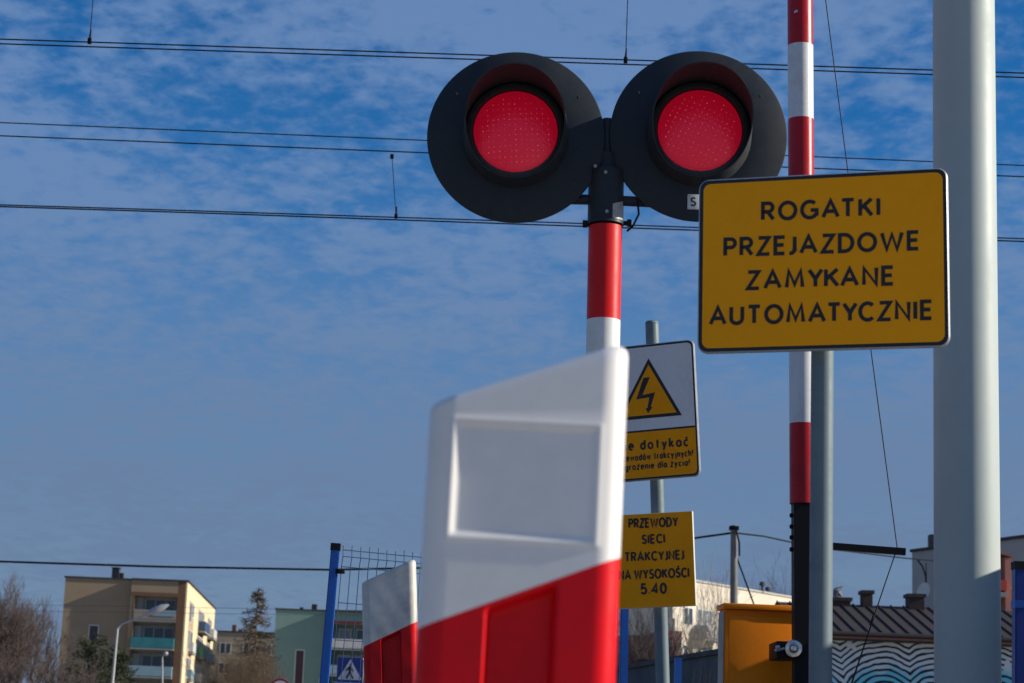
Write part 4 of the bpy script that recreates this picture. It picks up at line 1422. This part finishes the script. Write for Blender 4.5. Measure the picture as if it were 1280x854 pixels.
# ------------------------------------------------------------------ far road signs and lamps
t = thing('crossing_sign', P(438, 860, 44) * 1.0, 'blue square pedestrian crossing sign with a white triangle beside the blue fence post', 'sign')
sgp = Sign((421.5, 821), (454.8, 822), (453.8, 855), (420.6, 854), 44, 44)
pp_ = sgp.pt(0, 0, -.06)
t.location = Vector((pp_.x, pp_.y, 0))
mb = MB(); mb.tube([t.location.copy(), sgp.pt(0, sgp.h * .45, -.06)], .035, 12); mb.build('post', galv, t)
signblue = mat('sign_blue_film', (.008, .028, .20), .45, dirt=.2)
p_ = plate_mb(sgp, .04, .010, .03).build('sign_plate', [alu, signblue, signblue], t)
mb = MB()
S2 = lambda x, y, z_=.003: sgp.pt(x * sgp.w, y * sgp.h, z_)
mb.poly([S2(0, .42), S2(-.39, -.25), S2(.39, -.25)])
mb.poly([S2(-.43, -.30), S2(-.43, -.36), S2(.43, -.36), S2(.43, -.30)])
mb.poly([S2(-.40, -.255), S2(-.43, -.298), S2(.43, -.298), S2(.40, -.255)], 0)
mb.poly([S2(*q, .007) for q in ((-.04, .17), (.02, .17), (.07, .02), (.04, -.08), (.15, -.31), (.09, -.33), (0, -.15), (-.10, -.33), (-.17, -.32), (-.06, -.08), (-.06, .03), (-.14, -.04), (-.17, .0), (-.08, .12))], 1)
mb.poly([S2(.035 * math.cos(i * .7) - .005, .22 + .035 * math.sin(i * .7), .007) for i in range(9)], 1)
mb.poly([S2(*q, .0075) for q in ((.02, .14), (.13, .0), (.11, -.09), (.08, -.08), (.09, -.01), (.02, .05))], 1)
mb.build('pictogram', [mat('pictogram_white', (.5, .52, .58), .5), ink], p_, smooth=0)

cc = P(350, 862, 44)
t = thing('prohibition_sign', Vector((cc.x, cc.y + .05, 0)), 'round white sign with a red rim just showing at the bottom edge', 'sign')
mb = MB(); mb.tube([t.location.copy(), Vector((cc.x, cc.y + .05, cc.z + .1))], .03, 10); mb.build('post', galv, t)
mb = MB()
rg = lambda r, y_: [cc + Vector((r * math.cos(2 * math.pi * i / 32), y_, r * math.sin(2 * math.pi * i / 32))) for i in range(32)]
mb.loops([rg(.20, .02), rg(.242, .015), rg(.245, 0), rg(.24, -.002)], 0, cap=(True, False))
mb.loops([rg(.24, -.002), rg(.19, -.002)], 1)
mb.loops([rg(.19, -.002), rg(.01, -.002)], 2, cap=(False, True))
mb.build('sign_plate', [alu, mat('sign_red_rim', (.35, .01, .02), .45), signwhite], t)


def street_lamp(pb_, pt_, arm, head, Y, label, r0=.065):
    b_, t_ = P(*pb_, Y), P(*pt_, Y)
    g = line_at(t_, b_, 0)
    t = thing('street_lamp', g, label, 'street lamp', 'street lamps')
    mb = MB(); mb.tube([g, t_], [r0, r0 * .6], 12); mb.build('pole', mat('lamp_pole_pale', (.36, .37, .39), .5, dirt=.3), t)
    mb = MB(); mb.tube([t_] + [P(*a_, Y) for a_ in arm], r0 * .5, 8); mb.build('arm', mat('lamp_pole_pale', (.36, .37, .39)), t)
    h0, h1 = P(*head[0], Y), P(*head[1], Y)
    d = h1 - h0
    mb = MB(); mb.tube([h0, h0 + d * .12, h0 + d * .4, h0 + d * .75, h1], [.03, .07, .12, .11, .03], 14)
    mb.build('lamp_head', mat('lamp_white', (.36, .36, .38), .4), t)

street_lamp((140.5, 854), (147, 786), [(153, 780), (168, 774.5), (182, 769)], ((181, 768.5), (211, 756)), 70, 'pale street lamp with a bent arm and white head in front of the beige block')
street_lamp((203, 854), (203, 824), [(203.5, 820), (205, 818)], ((205, 818), (210, 816)), 110, 'thin pale street lamp lower in front of the loggias of the beige block', .06)


# ------------------------------------------------------------------ trees
barkA = mat('bark_grey_brown', (.10, .075, .06), .9, dirt=.5, dscale=2)
twigA = mat('twigs_brown', (.085, .062, .055), .9, dirt=.5, dscale=.8, dirtcol=(.045, .036, .036))
barkP = mat('birch_bark', (.42, .39, .35), .85, dirt=.5, dscale=3, dirtcol=(.10, .08, .07))
twigP = mat('twigs_pale', (.42, .36, .29), .9, dirt=.4, dscale=1.5, dirtcol=(.15, .11, .09))


def bare_tree(label, px, py, Y, width, twig, bark, seed, trunks=1, name='bare_tree', group='bare trees', dens=1.0, r0=.12, depth=5, upness=.55, fork=.30, low=0.25):
    r = random.Random(seed)
    q = P(px, py, Y)
    H = q.z
    root = thing(name, Vector((q.x, q.y, 0)), label, 'tree', group)
    tr, cr = MB(), MB()

    def grow(p, d, L, rad, lvl, mbx):
        n = 3
        pts, rads = [p], [rad]
        for i in range(n):
            d = (d + Vector((r.gauss(0, .13), r.gauss(0, .13), r.gauss(0.06, .10)))).normalized()
            p = p + d * (L / n)
            pts.append(p); rads.append(rad * (1 - .45 * (i + 1) / n))
        mbx.tube(pts, rads, 6 if lvl <= 1 else 3, cap=False)
        if lvl >= depth:
            return
        k = int((3 + 2 * dens) if lvl < 3 else (2 + 3 * dens))
        for c_ in range(k):
            f = r.uniform(.25, 1.0)
            ii = min(int(f * n), n - 1)
            bp = pts[ii].lerp(pts[ii + 1], f * n - ii)
            ax_ = d.orthogonal().normalized()
            ax_ = Matrix.Rotation(r.uniform(0, 6.283), 3, d) @ ax_
            sp_ = r.uniform(fork * .7, fork * 1.5)
            nd = (d * math.cos(sp_) + ax_ * math.sin(sp_))
            nd = (nd + Vector((0, 0, upness * .35))).normalized()
            grow(bp, nd, L * r.uniform(.48, .80), max(rad * .5, .007), lvl + 1, cr)

    for k in range(trunks):
        off = Vector((r.uniform(-.5, .5) * width * (.7 if trunks > 1 else 0), r.uniform(-1, 1) * (.8 if trunks > 1 else 0), 0))
        h = H * (r.uniform(.7, 1.0) if k else 1)
        b_ = Vector((q.x, q.y, 0)) + off
        d0 = Vector((off.x * .05 + r.gauss(0, .03), r.gauss(0, .03), 1)).normalized()
        tp = b_ + d0 * (h * .5)
        tr.tube([b_, b_ + d0 * h * .25, tp], [r0, r0 * .8, r0 * .62], 8)
        for c_ in range(int(6 * dens) + 3):
            f = r.uniform(low, .5)
            bp = b_ + d0 * (h * f)
            a_ = r.uniform(0, 6.283)
            sp_ = r.uniform(.25, .8)
            nd = Vector((math.cos(a_) * sp_ * width / h * 3.0, math.sin(a_) * sp_ * width / h * 3.0, 1)).normalized()
            grow(bp, nd, h * r.uniform(.24, .42), r0 * .45, 1, cr)
        grow(tp, d0, h * .28, r0 * .6, 1, cr)
    tr.build('trunk', bark, root, smooth=60)
    cr.build('crown', twig, root, smooth=60, fixn=False)
    return root


bare_tree('tall leafless tree with fine twigs cut off by the left edge of the photo', 0, 738, 95, 3.0, twigA, barkP, 11, trunks=4, dens=.8, r0=.10, fork=.42, upness=.8)
bare_tree('leafless tree with upswept twigs just left of the beige block', 24, 762, 100, 2.0, twigA, barkA, 23, trunks=3, dens=.8, r0=.09, fork=.40, upness=.8)
bare_tree('low brown leafless thicket at the bottom left corner', 30, 800, 80, 5.0, twigA, barkA, 5, trunks=5, dens=.8, r0=.06, name='bare_shrub', group='bare shrubs', depth=4)
bare_tree('low brown shrub below the left wall of the beige block', 76, 838, 90, 1.6, twigA, barkA, 61, trunks=3, dens=.5, r0=.05, name='bare_shrub', group='bare shrubs', depth=4)
rust = mat('twigs_rust', (.10, .065, .038), .9, dirt=.4, dscale=1.5, dirtcol=(.07, .045, .03))
bare_tree('broad rusty brown shrub in front of the ochre block', 312, 812, 140, 3.6, rust, barkA, 71, trunks=6, dens=.7, r0=.07, name='bare_shrub', group='bare shrubs', depth=4, fork=.4)
bare_tree('rusty brown shrub next to the sunlit side of the beige block', 283, 826, 130, 2.0, rust, barkA, 72, trunks=4, dens=.6, r0=.06, name='bare_shrub', group='bare shrubs', depth=4, fork=.4)
bare_tree('brown leafless shrub left of the green block', 336, 825, 135, 1.4, rust, barkA, 74, trunks=3, dens=.6, r0=.06, name='bare_shrub', group='bare shrubs', depth=4, fork=.4)
bare_tree('grey leafless bush seen below the yellow height sign left of its post', 804, 788, 60, .8, twigA, barkA, 37, trunks=4, dens=.5, r0=.04, name='bare_shrub', group='bare shrubs', depth=4)
bare_tree('pale twigged tree before the cream block, just right of the height sign', 860, 752, 90, 1.0, twigP, barkP, 41, trunks=1, dens=.6, r0=.06, depth=4, upness=.9)
bare_tree('pale leafless tree in front of the cream block beside the orange cabinet', 884, 757, 85, .9, twigP, barkP, 43, trunks=1, dens=.6, r0=.06, depth=4, upness=.9)
bare_tree('faint distant leafless tree behind the raised boom', 984, 733, 210, 3.8, twigA, barkA, 47, trunks=2, dens=.8, r0=.12)
yg = mat('twigs_yellow_green', (.30, .24, .07), .9, dirt=.4, dscale=2)
bare_tree('low yellowish shrub on top of the dark wall under the pale trees', 872, 808, 60, 1.1, yg, barkA, 53, trunks=5, dens=.4, r0=.02, name='bare_shrub', group='bare shrubs', depth=4)

# larch
q = P(323, 733, 170)
lr_ = thing('larch_tree', Vector((q.x, q.y, 0)), 'slender leafless larch with drooping side branches between the beige and green blocks', 'tree')
r = random.Random(99)
mb = MB(); mb.tube([Vector((q.x - .1, q.y, 0)), Vector((q.x, q.y, q.z * .5)), q], [.20, .13, .015], 8); mb.build('trunk', barkA, lr_)
mb = MB()
for i in range(150):
    f = r.uniform(.30, .985)
    p = Vector((q.x - .1 * (1 - f), q.y, q.z * f))
    a_ = r.uniform(0, 6.283)
    L = (.2 + 3.7 * (1 - f) ** .7) * r.uniform(.5, 1.05)
    dirv = Vector((math.cos(a_), math.sin(a_), 0))
    pts = [p, p + dirv * L * .35 + Vector((0, 0, .02 * L)), p + dirv * L * .7 + Vector((0, 0, -.10 * L)), p + dirv * L + Vector((0, 0, -.02 * L))]
    mb.tube(pts, [.05, .042, .030, .014], 4, cap=False)
    for k in range(int(8 + 16 * L / 2)):
        s_ = r.uniform(.15, 1) * (len(pts) - 1.001)
        j = int(s_)
        b_ = pts[j].lerp(pts[j + 1], s_ - j)
        tw = r.uniform(.15, .5)
        mb.tube([b_, b_ + Vector((r.gauss(0, .4), r.gauss(0, .4), -r.uniform(.1, 1.0))) * tw], [.022, .012], 3, cap=False)
    for k in range(3):
        b_ = pts[r.randrange(1, 4)]
        mb.tube([b_, b_ + Vector((r.gauss(0, .5), r.gauss(0, .5), r.uniform(.1, .6)))* .5], [.022, .012], 3, cap=False)
mb.build('crown', rust, lr_, smooth=60, fixn=False)

# pines
needle = mat('pine_needles', (.045, .062, .026), .8, dirt=.6, dscale=1.6, dirtcol=(.02, .032, .016))
def pine(label, px, py, Y, wid, seed):
    q = P(px, py, Y)
    r = random.Random(seed)
    root = thing('pine_tree', Vector((q.x, q.y, 0)), label, 'tree', 'pine trees')
    mb = MB(); mb.tube([Vector((q.x, q.y, 0)), Vector((q.x + .1, q.y, q.z * .6)), q - Vector((0, 0, .3))], [.18, .11, .02], 8); mb.build('trunk', barkA, root)
    cr, limbs = MB(), MB()
    H = q.z
    for w_ in range(70):
        f = r.uniform(.12, .97)
        L = wid * (1 - f) ** .75 * r.uniform(.55, 1.1) + .25
        a_ = r.uniform(0, 6.283)
        p = Vector((q.x, q.y, H * f))
        tip = p + Vector((math.cos(a_) * L, math.sin(a_) * L, .30 * L))
        cr.tube([p, p.lerp(tip, .6) - Vector((0, 0, .05 * L)), tip], [.05, .03, .01], 4, cap=False, mi=1)
        nc = int(9 + 11 * L)
        for c_ in range(nc):
            cpt = p.lerp(tip, r.uniform(.25, 1.05)) + Vector((r.gauss(0, .14), r.gauss(0, .14), r.gauss(.05, .12)))
            for k in range(9):
                d = Vector((r.gauss(0, 1) + math.cos(a_) * .6, r.gauss(0, 1) + math.sin(a_) * .6, abs(r.gauss(.4, .7)))).normalized()
                l_ = r.uniform(.14, .30)
                s_ = d.orthogonal().normalized() * .022
                s_ = Matrix.Rotation(r.uniform(0, 3.14), 3, d) @ s_
                cr.poly([cpt - s_, cpt + s_, cpt + d * l_])
    cr.build('crown', [needle, barkA], root, smooth=0, fixn=False)

pine('dark green pine in front of the beige gable, left of the pale street lamp', 118, 794, 130, 3.6, 3)
pine('smaller dark green pine right of the pale street lamp', 149, 809, 135, 2.3, 4)
